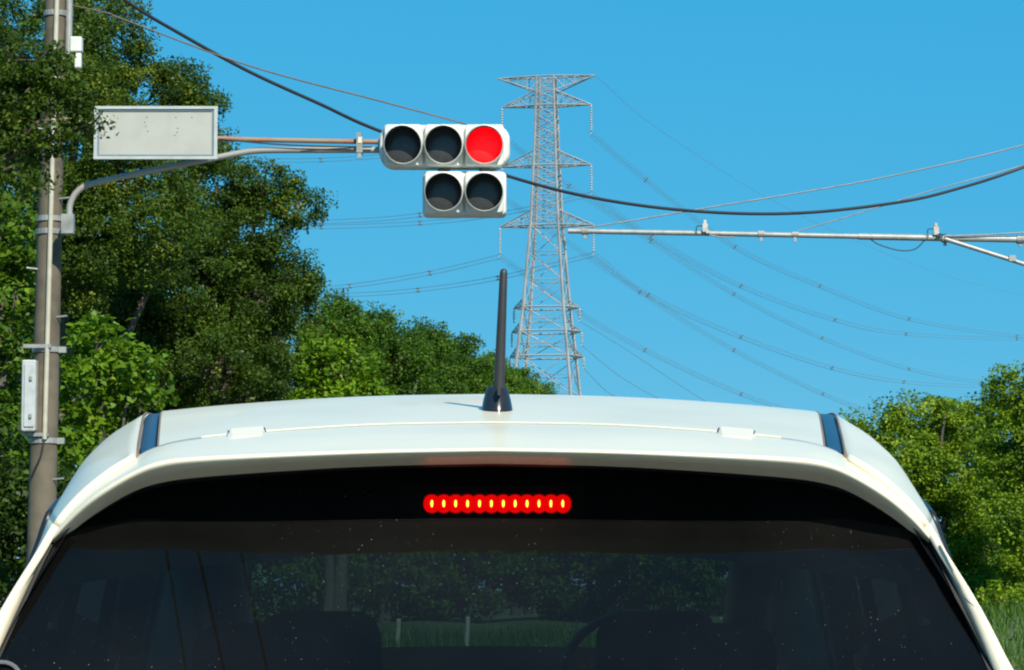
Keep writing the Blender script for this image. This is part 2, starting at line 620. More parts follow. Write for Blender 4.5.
tree('broadleaf_tree', 'bright green shrub with big glossy leaves right of the concrete pole', 'tree', gbase(115, 31),
     [B(95, 352, 31, 34, 30), B(130, 372, 31, 34, 26), B(85, 395, 31, 40, 32), B(145, 392, 31, 22, 16), B(70, 440, 31, 50, 36)],
     L_BRIGHT, 0.10, 0.2, 0.8, trunk_r=0.08, tint0=0.42)
tree('broadleaf_tree', 'bright green tree at the left edge of the picture left of the concrete pole', 'tree', gbase(-30, 31),
     [B(8, 225, 31, 30, 32), B(15, 290, 31, 32, 40), B(-40, 260, 31, 50, 60), B(10, 350, 31, 34, 30), B(-5, 425, 31, 38, 36), B(15, 480, 31, 34, 40)],
     L_MID, 0.09, 0.2, 0.85, trunk_r=0.1, tint0=0.5)
tree('broadleaf_tree', 'near dark tree whose twigs hang in front of the concrete pole and the blank sign', 'tree', gbase(-150, 20),
     [B(18, 60, 20, 42, 36), B(40, 120, 20, 44, 36), B(-30, 100, 20, 60, 70), B(15, 165, 20, 40, 34), B(82, 126, 20, 20, 15), B(66, 95, 20, 26, 15), B(50, 72, 20, 18, 14), B(-60, 190, 20, 60, 60)],
     L_DARK, 0.042, 0.13, 0.6, trunk_r=0.07, tint0=0.45, upright=True)
tree('broadleaf_tree', 'dark tree in the shade at the back of the left wood behind the signal arm', 'tree', gbase(120, 62),
     [B(60, 330, 62, 90, 90), B(150, 300, 62, 80, 90), B(230, 320, 62, 55, 70), B(60, 460, 62, 110, 80), B(190, 440, 62, 110, 70), B(-50, 420, 62, 90, 120), B(290, 430, 62, 60, 50)],
     L_DARK, 0.15, 0.45, 0.8, trunk_r=0.2, tint0=0.25)
tree('shrub', 'dark undergrowth at the left edge around the foot of the concrete pole', 'shrub', gbase(10, 28),
     [B(15, 520, 28, 50, 60), B(-40, 480, 28, 60, 70), B(60, 520, 28, 50, 50), B(0, 590, 28, 80, 60)],
     L_DARK, 0.07, 0.22, 0.9, trunk_r=0.06, tint0=0.12)
far = [(384, 345, 88, 40, 42, L_MID, 0.22), (338, 320, 82, 28, 32, L_MID, 0.40), (425, 352, 98, 38, 38, L_MID, 0.20), (455, 372, 106, 34, 36, L_MID, 0.45),
       (488, 380, 118, 30, 30, L_MID, 0.55), (515, 390, 130, 24, 22, L_MID, 0.5), (528, 397, 140, 18, 15, L_MID, 0.45)]
flab = ['dark green tree in the far wood directly right of the lime green tree', 'mid green tree at the tall left end of the far wood',
        'darker rounded tree in the middle of the far wood left of the antenna', 'mid green tree of the far wood just left of the car antenna',
        'tree of the far wood directly behind the car antenna', 'low tree of the far wood between antenna and pylon',
        'lowest tree at the right end of the far wood in front of the pylon foot']
for (px, py, Y, rx, rz, lm, t0), lab in zip(far, flab):
    bl = [B(px, py, Y, rx * 0.8, rz * 0.8), B(px - rx * 0.55, py + rz * 0.35, Y - 1, rx * 0.6, rz * 0.6), B(px + rx * 0.55, py + rz * 0.4, Y - 1, rx * 0.6, rz * 0.55),
          B(px - rx * 0.3, py + rz * 1.1, Y - 1, rx * 0.9, rz * 0.8), B(px + rx * 0.6, py + rz * 1.2, Y - 1, rx * 0.8, rz * 0.8), B(px + rx * 0.1, py - rz * 0.35, Y, rx * 0.45, rz * 0.5), B(px + rx * 1.0, py + rz * 0.25, Y + 3, rx * 0.7, rz * 0.6)]
    tree('broadleaf_tree', lab, 'tree', gbase(px, Y), bl, lm, 0.105, 0.36, 0.9, 'trees of the far wood', 0.18, t0 + 0.06, 0.24)
for px, Y, lab in ((250, 84, 'mid green bush ahead, seen dimly through the left part of the rear window'), (420, 90, 'dark bush ahead, seen dimly through the rear window left of its middle'),
                   (590, 92, 'dark bush ahead, seen dimly through the rear window right of its middle'), (740, 86, 'mid green bush ahead, seen dimly through the right part of the rear window')):
    tree('shrub', lab, 'shrub', gbase(px, Y, 0.3), [B(px - 50, 520, Y, 60, 60), B(px + 40, 510, Y, 60, 65), B(px, 570, Y, 105, 55), B(px + 10, 470, Y, 50, 30)],
         L_MID if 'mid' in lab else L_DARK, 0.16, 0.42, 1.0, 'bushes ahead of the car', 0.1, 0.5)
tree('broadleaf_tree', 'wide lime green tree right of the car roof', 'tree', gbase(915, 62, 0.4),
     [B(880, 425, 62, 32, 24), B(925, 418, 62, 38, 26), B(965, 425, 62, 34, 30), B(905, 465, 61, 42, 34), B(955, 480, 61, 42, 36), B(940, 530, 61, 46, 34), B(985, 545, 61, 34, 30), B(960, 575, 61, 40, 20), B(1000, 588, 60, 40, 14)],
     L_LIME, 0.09, 0.30, 0.85, 'trees on the right bank', 0.13, 0.64, 0.3)
tree('broadleaf_tree', 'taller green tree cut by the right edge of the picture', 'tree', gbase(1030, 57, 0.4),
     [B(1012, 395, 57, 26, 26), B(1045, 400, 57, 40, 40), B(1008, 440, 57, 28, 28), B(1040, 470, 57, 44, 36), B(1000, 485, 57, 24, 22), B(1015, 520, 56, 34, 26), B(1060, 540, 57, 50, 40), B(1100, 450, 57, 50, 60), B(1020, 565, 56, 34, 14), B(1012, 598, 55, 36, 15), B(1060, 590, 55, 40, 20)],
     L_LIME, 0.085, 0.28, 0.85, 'trees on the right bank', 0.13, 0.58, 0.3)
tree('broadleaf_tree', 'dark tree in the shade behind the two lime green trees on the right', 'tree', gbase(990, 72, 0.4),
     [B(900, 480, 72, 50, 50), B(960, 470, 72, 55, 60), B(1020, 460, 72, 50, 60), B(1080, 470, 72, 60, 70), B(920, 560, 72, 60, 40), B(1000, 560, 72, 60, 40)],
     L_MID, 0.14, 0.4, 0.9, 'trees on the right bank', 0.15, 0.3)

# grass blades on the bank to the right and ahead
N = 26000
gx, gy = rng.uniform(-8, 17, N), rng.uniform(40, 58, N)
gz = np.array([bank_r(x, y) for x, y in zip(gx, gy)])
hgt = rng.uniform(0.12, 0.38, N)
pos = np.stack([gx, gy, gz + hgt * 0.4], 1)
me = bpy.data.meshes.new('grass')
lean = rng.normal(0, 0.35, (N, 2)) * hgt[:, None]
a = rng.uniform(0, math.pi, N)
w = rng.uniform(0.008, 0.02, N)
V = np.empty((N, 3, 3))
V[:, 0] = np.stack([gx - np.cos(a) * w, gy - np.sin(a) * w, gz], 1)
V[:, 1] = np.stack([gx + np.cos(a) * w, gy + np.sin(a) * w, gz], 1)
V[:, 2] = np.stack([gx + lean[:, 0], gy + lean[:, 1], gz + hgt], 1)
me.from_pydata(V.reshape(-1, 3).tolist(), [], np.arange(N * 3).reshape(-1, 3).tolist())
at_ = me.attributes.new('tint', 'FLOAT', 'POINT')
at_.data.foreach_set('value', np.repeat(np.clip(rng.normal(0.5, 0.25, N), 0, 1), 3).astype(np.float32))
tag(link('grass', me, L_GRASS), 'long green grass on the bank beyond the junction', 'grass', kind='stuff')

# fence posts seen dimly through the car's glass
for px, Y, hh, lab in ((397, 47, 0.55, 'thin leaning fence post in the grass, seen through the rear window'), (466, 47, 0.62, 'thicker upright fence post in the grass, seen through the rear window')):
    p = P(px, HOR, Y)
    z0 = bank_r(p.x, Y)
    b = MB()
    b.tube([(p.x, Y, z0 - 0.1), (p.x + 0.01, Y, z0 + hh * 0.5), (p.x + 0.03, Y, z0 + hh)], [0.045, 0.042, 0.04], 8)
    t = thing('fence_post', lab, 'fence post', (p.x, Y, z0), 'fence posts beyond the junction')
    b.build('post', M_WOOD, t)

# ------------------------------------------------------------------ transmission tower
TY = 330.0
PHI = math.radians(11)
tc_ = P(547, HOR, TY)
TX = tc_.x
tower = thing('transmission_tower', 'tall grey steel lattice transmission tower behind the traffic signal', 'tower', (TX, TY, -0.02))
k_ = TY / FPX


def tz(py):
    return P(547, py, TY).z


AX = Vector((math.cos(PHI), -math.sin(PHI), 0))      # along the crossarms
AY = Vector((math.sin(PHI), math.cos(PHI), 0))       # along the line
FAC = math.cos(PHI) + math.sin(PHI)
levels = [(77, 10.0), (92, 10.5), (106, 11), (126, 11.8), (146, 12.6), (166, 13.4), (186, 14.4), (206, 15.4), (226, 16.5), (253, 19), (281, 21.5), (308, 24), (332, 27), (357, 30), (395, 34), (450, 41), (515, 49), (590, 58)]

_l = []
for (y0_, h0_), (y1_, h1_) in zip(levels[:-1], levels[1:]):
    _l += [(y0_, h0_)] + ([((y0_ + y1_) / 2, (h0_ + h1_) / 2)] if y1_ <= 226 else [])
levels = _l + [levels[-1]]


def corner(i, sx, sy):
    py, h = levels[i]
    a_ = h * k_ / FAC
    c = Vector((TX, TY, tz(py)))
    return c + AX * (sx * a_) + AY * (sy * a_)


for sx in (-1, 1):
    for sy in (-1, 1):
        b = MB()
        for i in range(len(levels) - 1):
            b.bar(corner(i, sx, sy), corner(i + 1, sx, sy), 0.15 + 0.005 * i)
        b.build('leg', M_TOWER, tower)
faces = [((-1, -1), (1, -1)), ((1, -1), (1, 1)), ((1, 1), (-1, 1)), ((-1, 1), (-1, -1))]
for (s0, s1) in faces:
    b = MB()
    for i in range(len(levels) - 1):
        a0, a1 = corner(i, *s0), corner(i, *s1)
        b0, b1 = corner(i + 1, *s0), corner(i + 1, *s1)
        b.bar(a0, a1, 0.06)
        b.bar(a0, b1, 0.065)
        b.bar(a1, b0, 0.065)
        if i > 18:
            b.bar((a0 + b0) / 2, (a0 + b1) / 2 * 0.5 + (a1 + b0) / 2 * 0.5, 0.06)
            b.bar((a1 + b1) / 2, (a0 + b1) / 2 * 0.5 + (a1 + b0) / 2 * 0.5, 0.06)
    b.build('bracing', M_TOWER, tower)


def half_at(py):
    ys, hs_ = [l[0] for l in levels], [l[1] for l in levels]
    return float(np.interp(py, ys, hs_)) * k_ / FAC


ARM_ENDS = {}


def crossarm(key, py_tip, py_root, reach_px, sgn, w=0.09, ins=30, upper=None):
    """tapering lattice arm: lower chords level with the tip, upper chords from the body at py_root"""
    L = reach_px * k_ / math.cos(PHI)
    tip = Vector((TX, TY, tz(py_tip))) + AX * (sgn * L)
    b = MB()
    low, upc = [], []
    for sy in (-1, 1):
        h1, h2 = half_at(py_tip), half_at(py_root)
        l0 = Vector((TX, TY, tz(py_tip))) + AX * (sgn * h1) + AY * (sy * h1)
        u0 = Vector((TX, TY, tz(py_root))) + AX * (sgn * h2) + AY * (sy * h2)
        b.bar(l0, tip, w * 1.2)
        b.bar(u0, tip, w * 1.2)
        low.append(l0)
        upc.append(u0)
    n = 4
    for q in range(n):
        t0, t1 = q / n, (q + 1) / n
        for s in (0, 1):
            b.bar(low[s].lerp(tip, t0), upc[s].lerp(tip, t1), w * 0.7)
            if q:
                b.bar(low[s].lerp(tip, t0), upc[s].lerp(tip, t0), w * 0.7)
        b.bar(low[0].lerp(tip, t0), low[1].lerp(tip, t1), w * 0.7)
        b.bar(low[1].lerp(tip, t0), low[0].lerp(tip, t1), w * 0.7)
    if sgn > 0:                                             # chords that run through the body from arm to arm
        for s in (0, 1):
            b.bar(low[s], low[s] - AX * (2 * half_at(py_tip)), w * 1.3)
    b.build('crossarm', M_TOWER, tower)
    if ins:
        ln = ins * k_
        b = MB()
        prof = [(0, 0.04)]
        nd = max(5, int(ln / 0.34))
        for q in range(nd):
            h = 0.25 + (ln - 0.5) * q / nd
            prof += [(h, 0.05), (h + 0.03, 0.17), (h + 0.10, 0.15), (h + 0.12, 0.05)]
        prof += [(ln, 0.05)]
        b.lathe(tip, (0, 0, -1), prof, 8)
        b.bar(tip - Vector((0, 0, ln)) - AY * 0.35, tip - Vector((0, 0, ln)) + AY * 0.35, 0.12)
        b.build('insulator_string', M_INSUL, tower)
        ARM_ENDS[key] = tip - Vector((0, 0, ln))
    else:
        ARM_ENDS[key] = tip


for s, q in ((-1, 'L'), (1, 'R')):
    crossarm('T' + q, 77, 92, 49, s, ins=0)
    crossarm('1' + q, 106, 91, 45, s)
    crossarm('2' + q, 166, 151, 45, s)
    crossarm('3' + q, 226, 211, 47, s)
    crossarm('4' + q, 308, 299, 33, s, 0.09, 14)
    crossarm('5' + q, 332, 323, 35, s, 0.09, 14)
    crossarm('6' + q, 357, 347, 37, s, 0.09, 12)


def plane_pts(start, slope, pix):
    """points on the vertical plane through start whose plan direction is (slope, 1), seen at the pixels"""
    out = [start]
    for px, py in pix:
        u, v = (px - 512.0) / FPX, (335.0 - py) / FPX
        r = u / (CP - v * SP)                              # X / Y along this ray
        Y = (start.x - slope * start.y) / (r - slope)
        out.append(P(px, py, Y))
    return out


def conductor(key, slope, pix, label, twin=True, rad=0.016):
    st = ARM_ENDS[key]
    pts = [Vector(p) for p in crom(plane_pts(st, slope, pix), 5)]
    t = thing('power_line', label, 'power line', st, 'conductors of the transmission line')
    dirv = (pts[-1] - pts[0])
    side = Vector((dirv.y, -dirv.x, 0)).normalized()
    offs = [side * 0.2 + Vector((0, 0, 0.22)), side * -0.2 + Vector((0, 0, 0.22)), side * 0.2 - Vector((0, 0, 0.22)), side * -0.2 - Vector((0, 0, 0.22))] if twin else [Vector((0, 0, 0))]
    for o in offs:
        b = MB()
        b.tube([p + o for p in pts], rad, 4, caps=False)
        b.build('strand', M_COND, t)
    if twin:
        for i in range(5, len(pts) - 1, 5):
            b = MB()
            p = pts[i]
            b.bar(p + offs[0], p + offs[3], 0.08)
            b.bar(p + offs[1], p + offs[2], 0.08)
            for o in offs:
                b.bar(p + o - dirv.normalized() * 0.2, p + o + dirv.normalized() * 0.2, 0.07)
            b.build('spacer', M_COND, t)


SR = 0.424
conductor('1R', SR, [(646, 180), (735, 247), (820, 286), (909, 319), (1017, 336), (1120, 341)], 'uppermost power line bundle running from the upper right crossarm to the right')
conductor('2R', SR, [(651, 237), (741, 286), (835, 320), (906, 334), (1017, 339), (1110, 339)], 'power line bundle from the middle right crossarm of the pylon to the right')
conductor('3R', SR, [(648, 295), (741, 337), (832, 368), (904, 382), (990, 386), (1100, 382)], 'power line bundle from the lowest long right crossarm of the pylon to the right')
conductor('1L', SR, [(569, 186), (651, 241), (734, 294), (822, 338), (909, 369), (990, 383), (1100, 388)], 'power line bundle crossing behind the pylon from its upper left crossarm to the right')
conductor('2L', SR, [(640, 292), (734, 350), (823, 394), (880, 415)], 'power line bundle from the hidden middle left crossarm down to the right trees')
conductor('3L', SR, [(580, 313), (645, 350), (741, 394), (820, 420)], 'power line bundle from the lowest long left crossarm down behind the car roof')
conductor('4R', SR, [(630, 352), (700, 398), (760, 430)], 'thin power line from the top short right crossarm down behind the car roof', False, 0.026)
conductor('5R', SR, [(618, 375), (657, 398), (700, 420)], 'thin power line from the middle short right crossarm down behind the car roof', False, 0.026)
conductor('6R', SR, [(605, 390), (622, 400), (660, 420)], 'thin power line from the lowest short right crossarm down behind the car roof', False, 0.026)
SL = -1.0
conductor('1L', SL, [(420, 152), (321, 160), (220, 160)], 'power line bundle from the upper left crossarm leftwards behind the traffic signal')
conductor('2L', SL, [(420, 215), (321, 222), (200, 222)], 'power line bundle from the hidden middle left crossarm leftwards below the signal')
conductor('2R', SL, [(500, 214), (420, 223), (321, 227), (200, 227)], 'power line bundle from the middle right crossarm leftwards behind the pylon and below the signal')
conductor('3L', SL, [(430, 273), (350, 286), (250, 294)], 'power line bundle from the lowest long left crossarm leftwards to the dark trees')
conductor('3R', SL, [(498, 278), (418, 290), (345, 295), (250, 296)], 'power line bundle from the lowest long right crossarm leftwards behind the pylon')
conductor('TR', SR, [(660, 130), (800, 215), (960, 280), (1100, 310)], 'single thin earth wire from the right tip of the pylon top', False, 0.018)

# ------------------------------------------------------------------ concrete pole with its fittings
PY = 24.0
pz = lambda px, py: P(px, py, PY)
pb = P(40, HOR, PY)
pole_base = Vector((P(38, 600, PY).x, PY, -0.02))
pole = thing('utility_pole', 'weathered round concrete utility pole at the left carrying the signal arm', 'utility pole', pole_base)
ptop = P(61, -190, PY)
b = MB()
npole = 14
b.tube([pole_base.lerp(ptop, i / npole) for i in range(npole + 1)], [0.128 - 0.05 * i / npole for i in range(npole + 1)], 20)
b.build('shaft', M_CONC, pole)


def on_pole(py, dx=0.0, dy=0.0):
    """point at the pole's axis height that the photograph shows at row py"""
    z = P(50, py, PY).z
    t = (z - pole_base.z) / (ptop.z - pole_base.z)
    c = pole_base.lerp(ptop, t)
    return c + Vector((dx, dy, 0)), 0.128 - 0.05 * t


b = MB()
cp = []
for py in (-150, -60, 40, 130, 200, 300, 380, 440):
    c, r = on_pole(py)
    cp.append(c + Vector((0.025, -r - 0.018, 0)))
b.tube(cp, 0.021, 8)
b.build('conduit', mat('conduit_white', (0.40, 0.38, 0.30), 0.5, 0, 0.15, 10), pole)
b = MB()
cp = []
for py in (-150, -60, 10, 55):
    c, r = on_pole(py)
    cp.append(c + Vector((r + 0.03, -0.03, 0)))
b.tube(cp, 0.03, 8)
b.build('side_pipe', M_GALV, pole)
for py in (14, 219, 232, 350, 441):
    c, r = on_pole(py)
    b = MB()
    b.lathe(c - Vector((0, 0, 0.022)), (0, 0, 1), [(0, r + 0.002), (0, r + 0.012), (0.044, r + 0.012), (0.044, r + 0.002)], 20, False)
    b.box(c + Vector((r + 0.03, -0.02, 0)), (0.06, 0.05, 0.05))
    b.build('band_clamp', M_GALVD, pole)
c, r = on_pole(450)
b = MB()
b.tube(crom([c + Vector((0.02, -r - 0.02, 0.06)), c + Vector((0.0, -r - 0.025, -0.05)), c + Vector((-0.05, -r - 0.01, -0.16)), c + Vector((-0.09, -r * 0.7, -0.24))], 4), 0.009, 6)
b.build('ground_cable', M_CABLE, pole)
for q, py in enumerate((60, 130, 200, 270, 318, 400, 480)):
    c, r = on_pole(py)
    s = -1 if q % 2 else 1
    b = MB()
    b.tube([c + Vector((s * r * 0.7, -r * 0.5, 0)), c + Vector((s * (r + 0.07), -r * 0.75, 0.01))], 0.009, 6)
    b.build('step_bolt', M_GALVD, pole)
# grey control box on the pole's left
c0 = P(30, 396, PY - 0.12)
box = thing('control_box', 'pale grey control box strapped to the left of the concrete pole', 'control box', (c0.x, c0.y, P(30, 433, PY).z))
b = MB()
b.rbox(c0, (0.118, 0.16, 0.59), 0.014)
b.build('case', M_BOX, box)
b = MB()
b.rbox(c0 + Vector((0.008, -0.085, 0)), (0.085, 0.016, 0.52), 0.006)
b.build('door', M_BOX, box)
for dz in (0.14, -0.17):
    b = MB()
    b.rbox(c0 + Vector((0.02, -0.10, dz)), (0.024, 0.02, 0.04), 0.005)
    b.build('latch', M_GALVD, box)
for py in (351, 439):
    c, r = on_pole(py)
    b = MB()
    b.box(Vector(((c0.x + c.x) / 2, PY - 0.13, P(30, py, PY).z + 0.03)), (abs(c.x - c0.x) + 0.12, 0.03, 0.03))
    b.build('bracket', M_GALVD, box)
# white device high on the pole
c0 = P(77, 52, PY - 0.02)
dev = thing('junction_box', 'small white box fixed to the steel pipe near the top of the concrete pole', 'junction box', (c0.x, c0.y, c0.z - 0.15))
b = MB()
b.rbox(c0 + Vector((-0.005, 0, 0.06)), (0.10, 0.1, 0.13), 0.012)
b.build('case', M_SIGWHITE, dev)
b = MB()
b.rbox(c0 + Vector((0.012, 0, -0.075)), (0.055, 0.07, 0.13), 0.01)
b.build('lower_case', M_SIGWHITE, dev)
b = MB()
b.box(c0 + Vector((-0.06, 0.0, -0.02)), (0.04, 0.03, 0.03))
b.build('bracket', M_GALVD, dev)

# ------------------------------------------------------------------ signal arm
AYD = 23.7
arm = thing('signal_arm', 'steel pipe arm curving from the concrete pole out to the traffic signal', 'signal arm', P(68, 225, AYD))
b = MB()
path = [P(62, 229, AYD), P(69, 222, AYD), P(70, 205, AYD), P(78, 191, AYD), P(95, 183, AYD), P(150, 171, AYD), P(205, 160, AYD), P(240, 153, AYD), P(262, 150.5, AYD), P(300, 150, AYD), P(385, 150, AYD), P(440, 150, AYD)]
b.tube(crom(path, 5), 0.026, 12)
b.build('lower_pipe', M_ARMPIPE, arm)
b = MB()
b.tube(crom([P(58, 118, AYD), P(140, 133, AYD), P(219, 138.5, AYD), P(300, 140.5, AYD), P(385, 142, AYD), P(440, 143, AYD)], 4), 0.022, 10)
b.build('upper_pipe', M_RUST, arm)
b = MB()
c = P(68, 224, AYD)
b.box(c, (0.10, 0.08, 0.16))
b.build('pole_bracket', M_GALVD, arm)
b = MB()
c = P(360, 146, AYD)
b.box(c + Vector((0, -0.02, 0)), (0.05, 0.12, 0.13))
b.box(c + Vector((-0.01, -0.06, 0.07)), (0.035, 0.03, 0.06))
b.box(c + Vector((0.0, -0.06, -0.09)), (0.03, 0.03, 0.04))
b.build('clamp', M_GALVD, arm)
b = MB()
b.box(P(360, 140, AYD - 0.07), (0.03, 0.03, 0.05))
b.build('clamp_bolt', mat('cream_paint', (0.6, 0.55, 0.42), 0.6, 0, 0.2, 20), arm)
b = MB()
b.tube(crom([P(219, 139, AYD - 0.05), P(260, 143, AYD - 0.05), P(300, 145.5, AYD - 0.05), P(340, 146.5, AYD - 0.05), P(372, 147, AYD - 0.05)], 4), 0.006, 6)
b.tube(crom([P(300, 151.5, AYD - 0.05), P(330, 149, AYD - 0.05), P(372, 147, AYD - 0.05)], 4), 0.005, 6)
b.build('signal_cable', M_CABLE, arm)

# ------------------------------------------------------------------ blank sign
SY = 23.45
sc_ = P(156, 133, SY)
kk = SY / FPX
sign = thing('sign_board', 'blank pale grey sign board with a raised frame on the signal arm', 'sign', (sc_.x, SY, sc_.z - 0.23))
sw, sh = 125 * kk, 54 * kk
b = MB()
b.box(sc_, (sw - 0.01, 0.012, sh - 0.01))
b.build('panel', M_SIGN, sign)
b = MB()
for s in (-1, 1):
    b.box(sc_ + Vector((0, -0.012, s * (sh / 2 - 0.012))), (sw, 0.03, 0.024))
    b.box(sc_ + Vector((s * (sw / 2 - 0.016), -0.012, 0)), (0.028, 0.028, sh - 0.049))
b.build('frame', M_SIGNFR, sign)
b = MB()
for s in (-1, 1):
    b.box(sc_ + Vector((0, -0.010, s * (sh / 2 - 0.035))), (sw - 0.066, 0.010, 0.010))
    b.box(sc_ + Vector((s * (sw / 2 - 0.040), -0.010, 0)), (0.010, 0.009, sh - 0.08))
b.build('gasket', mat('blue_grey_gasket', (0.15, 0.22, 0.27), 0.6, 0, 0.1, 20), sign)
for px, py in ((118, 118), (147, 117), (145, 122), (176, 117), (192, 117), (148, 131), (146, 126), (177, 132), (178, 128), (175, 135)):
    b = MB()
    c = P(px, py, SY - 0.008)
    b.lathe(c, (0, -1, 0), [(0, 0.0055), (0.002, 0.005), (0.003, 0.002), (0.0032, 0.0)], 8)
    b.build('rivet', M_GALVD, sign)
b = MB()
c = P(170, 140, AYD)
for px in (120, 190):
    q = P(px, 130, (SY + AYD) / 2)
    b.box(q + Vector((0, 0.02, 0)), (0.05, 0.27, 0.03))
b.build('bracket', M_GALVD, sign)

# ------------------------------------------------------------------ traffic signal
TSY = 23.5
ks = TSY / FPX
lens_r = 18.3 * ks


def stadium(w, h, rc, n=8):
    """rounded rectangle outline in the x-z plane, rc = corner radii left / right"""
    pts = []
    for cx, cz, a0, r in ((w / 2 - rc[1], h / 2 - rc[1], 0, rc[1]), (-w / 2 + rc[0], h / 2 - rc[0], 90, rc[0]), (-w / 2 + rc[0], -h / 2 + rc[0], 180, rc[0]), (w / 2 - rc[1], -h / 2 + rc[1], 270, rc[1])):
        for i in range(n + 1):
            t = math.radians(a0 + 90 * i / n)
            pts.append((cx + r * math.cos(t), cz + r * math.sin(t)))
    return pts


def loft_outline(b, c, outs):
    """outs: list of (y offset, outline); closes both ends"""
    n = len(outs[0][1])
    vs = [c + Vector((x, y, z)) for y, o in outs for x, z in o]
    fs = [(i * n + k, i * n + (k + 1) % n, (i + 1) * n + (k + 1) % n, (i + 1) * n + k) for i in range(len(outs) - 1) for k in range(n)]
    b.add(vs, fs, True)
    b.add(vs[:n], [tuple(range(n))[::-1]])
    b.add(vs[-n:], [tuple(range(n))])


def signal_unit(c, lit, parent, deep=0.16, cell=42):
    """one cell door with its lens, rim and hood"""
    d = MB()
    w = (cell - 1.6) * ks
    h = 42.5 * ks
    loft_outline(d, c, [(0.03, stadium(w, h, (0.03, 0.03), 3)), (-0.012, stadium(w, h, (0.03, 0.03), 3)), (-0.022, stadium(w - 0.02, h - 0.02, (0.025, 0.025), 3))])
    door = d.build('door', M_SIGWHITE, parent)
    l = MB()
    prof = [(0.0, lens_r), (0.008, lens_r * 0.8), (0.015, lens_r * 0.45), (0.017, 0.0)]
    l.lathe(c + Vector((0, -0.024, 0)), (0, -1, 0), prof, 32)
    l.build('lens', RED if lit else M_DARKLENS, parent)
    # hood: tube around the lens, long on top, cut back towards the bottom
    hd, hi = MB(), MB()
    n = 40
    outer, inner, frontO, frontI = [], [], [], []
    for k in range(n + 1):
        t = 2 * math.pi * k / n
        up = 0.5 + 0.5 * math.cos(t)
        dep = 0.04 + 0.165 * up ** 0.8
        sx, sz = math.sin(t), math.cos(t)
        r0, r1 = lens_r + 0.012, lens_r + 0.002
        tilt = -0.10 * dep                                  # hoods droop a little
        outer.append(c + Vector((sx * r0, -0.02, sz * r0)))
        frontO.append(c + Vector((sx * r0, -0.02 - dep, sz * r0 + tilt)))
        frontI.append(c + Vector((sx * r1, -0.021 - dep, sz * r1 + tilt)))
        inner.append(c + Vector((sx * r1, -0.02, sz * r1)))
    hd.grid([outer, frontO, frontI], True)
    hi.grid([frontI, inner], True)
    ho = hd.build('hood', M_SIGWHITE, parent)
    hi.build('hood_lining', M_HOODIN, ho)
    return door


def red_led():
    m = bpy.data.materials.new('lit_red_led_lens')
    m.use_nodes = True
    n, l = m.node_tree.nodes, m.node_tree.links
    b_ = n['Principled BSDF']
    tc = n.new('ShaderNodeTexCoord')
    vo = n.new('ShaderNodeTexVoronoi')
    vo.inputs['Scale'].default_value = 48
    vo.inputs['Randomness'].default_value = 0.35
    l.new(tc.outputs['Object'], vo.inputs['Vector'])
    r = n.new('ShaderNodeMapRange')
    r.inputs[1].default_value = 0.0
    r.inputs[2].default_value = 0.5
    r.inputs[3].default_value = 1.25
    r.inputs[4].default_value = 0.66
    l.new(vo.outputs['Distance'], r.inputs[0])
    b_.inputs['Base Color'].default_value = (0.08, 0.002, 0.002, 1)
    b_.inputs['Emission Color'].default_value = (1.0, 0.0, 0.004, 1)
    l.new(r.outputs[0], b_.inputs['Emission Strength'])
    return m


RED = red_led()
sig_c = P(444.5, 146, TSY)
signal = thing('traffic_signal', 'white horizontal traffic signal with its right red lamp lit', 'traffic signal', (sig_c.x, TSY + 0.1, sig_c.z - 22 * ks))
b = MB()
W, H = 132 * ks, 43 * ks
loft_outline(b, sig_c + Vector((0, 0.09, 0)), [(0.12, stadium(W * 0.96, H * 0.9, (0.09, 0.09))), (0.08, stadium(W, H, (0.125, 0.125))), (-0.085, stadium(W, H, (0.125, 0.125))), (-0.10, stadium(W - 0.03, H - 0.03, (0.115, 0.115)))])
b.build('housing', M_SIGWHITE, signal)
for px, lit in ((403.5, 0), (444, 0), (484.5, 1)):
    signal_unit(P(px, 146, TSY) + Vector((0, -0.03, 0)), lit, signal, cell=40.5)
b = MB()
b.box(P(381, 146, TSY + 0.1), (0.05, 0.1, 0.11))
b.build('arm_mount', M_GALVD, signal)
low_c = P(464.5, 193.5, TSY)
arrow = thing('arrow_signal', 'two unlit arrow lamps in a white housing below the traffic signal', 'traffic signal', (low_c.x, TSY + 0.1, low_c.z - 22 * ks))
b = MB()
W, H = 84.5 * ks, 44.5 * ks
loft_outline(b, low_c + Vector((0, 0.09, 0)), [(0.12, stadium(W * 0.95, H * 0.9, (0.04, 0.04), 8)), (0.08, stadium(W, H, (0.04, 0.04), 8)), (-0.085, stadium(W, H, (0.04, 0.04), 8)), (-0.10, stadium(W - 0.02, H - 0.02, (0.035, 0.035), 8))])
b.build('housing', M_SIGWHITE, arrow)
for px in (444, 484.5):
    signal_unit(P(px, 193, TSY) + Vector((0, -0.03, 0)), 0, arrow, cell=40.5)
for px in (444, 485):
    b = MB()
    c = P(px, 169.5, TSY + 0.1)
    b.lathe(c - Vector((0, 0, 0.05)), (0, 0, 1), [(0, 0.05), (0.1, 0.05)], 12)
    b.build('coupling', M_GALVD, arrow)

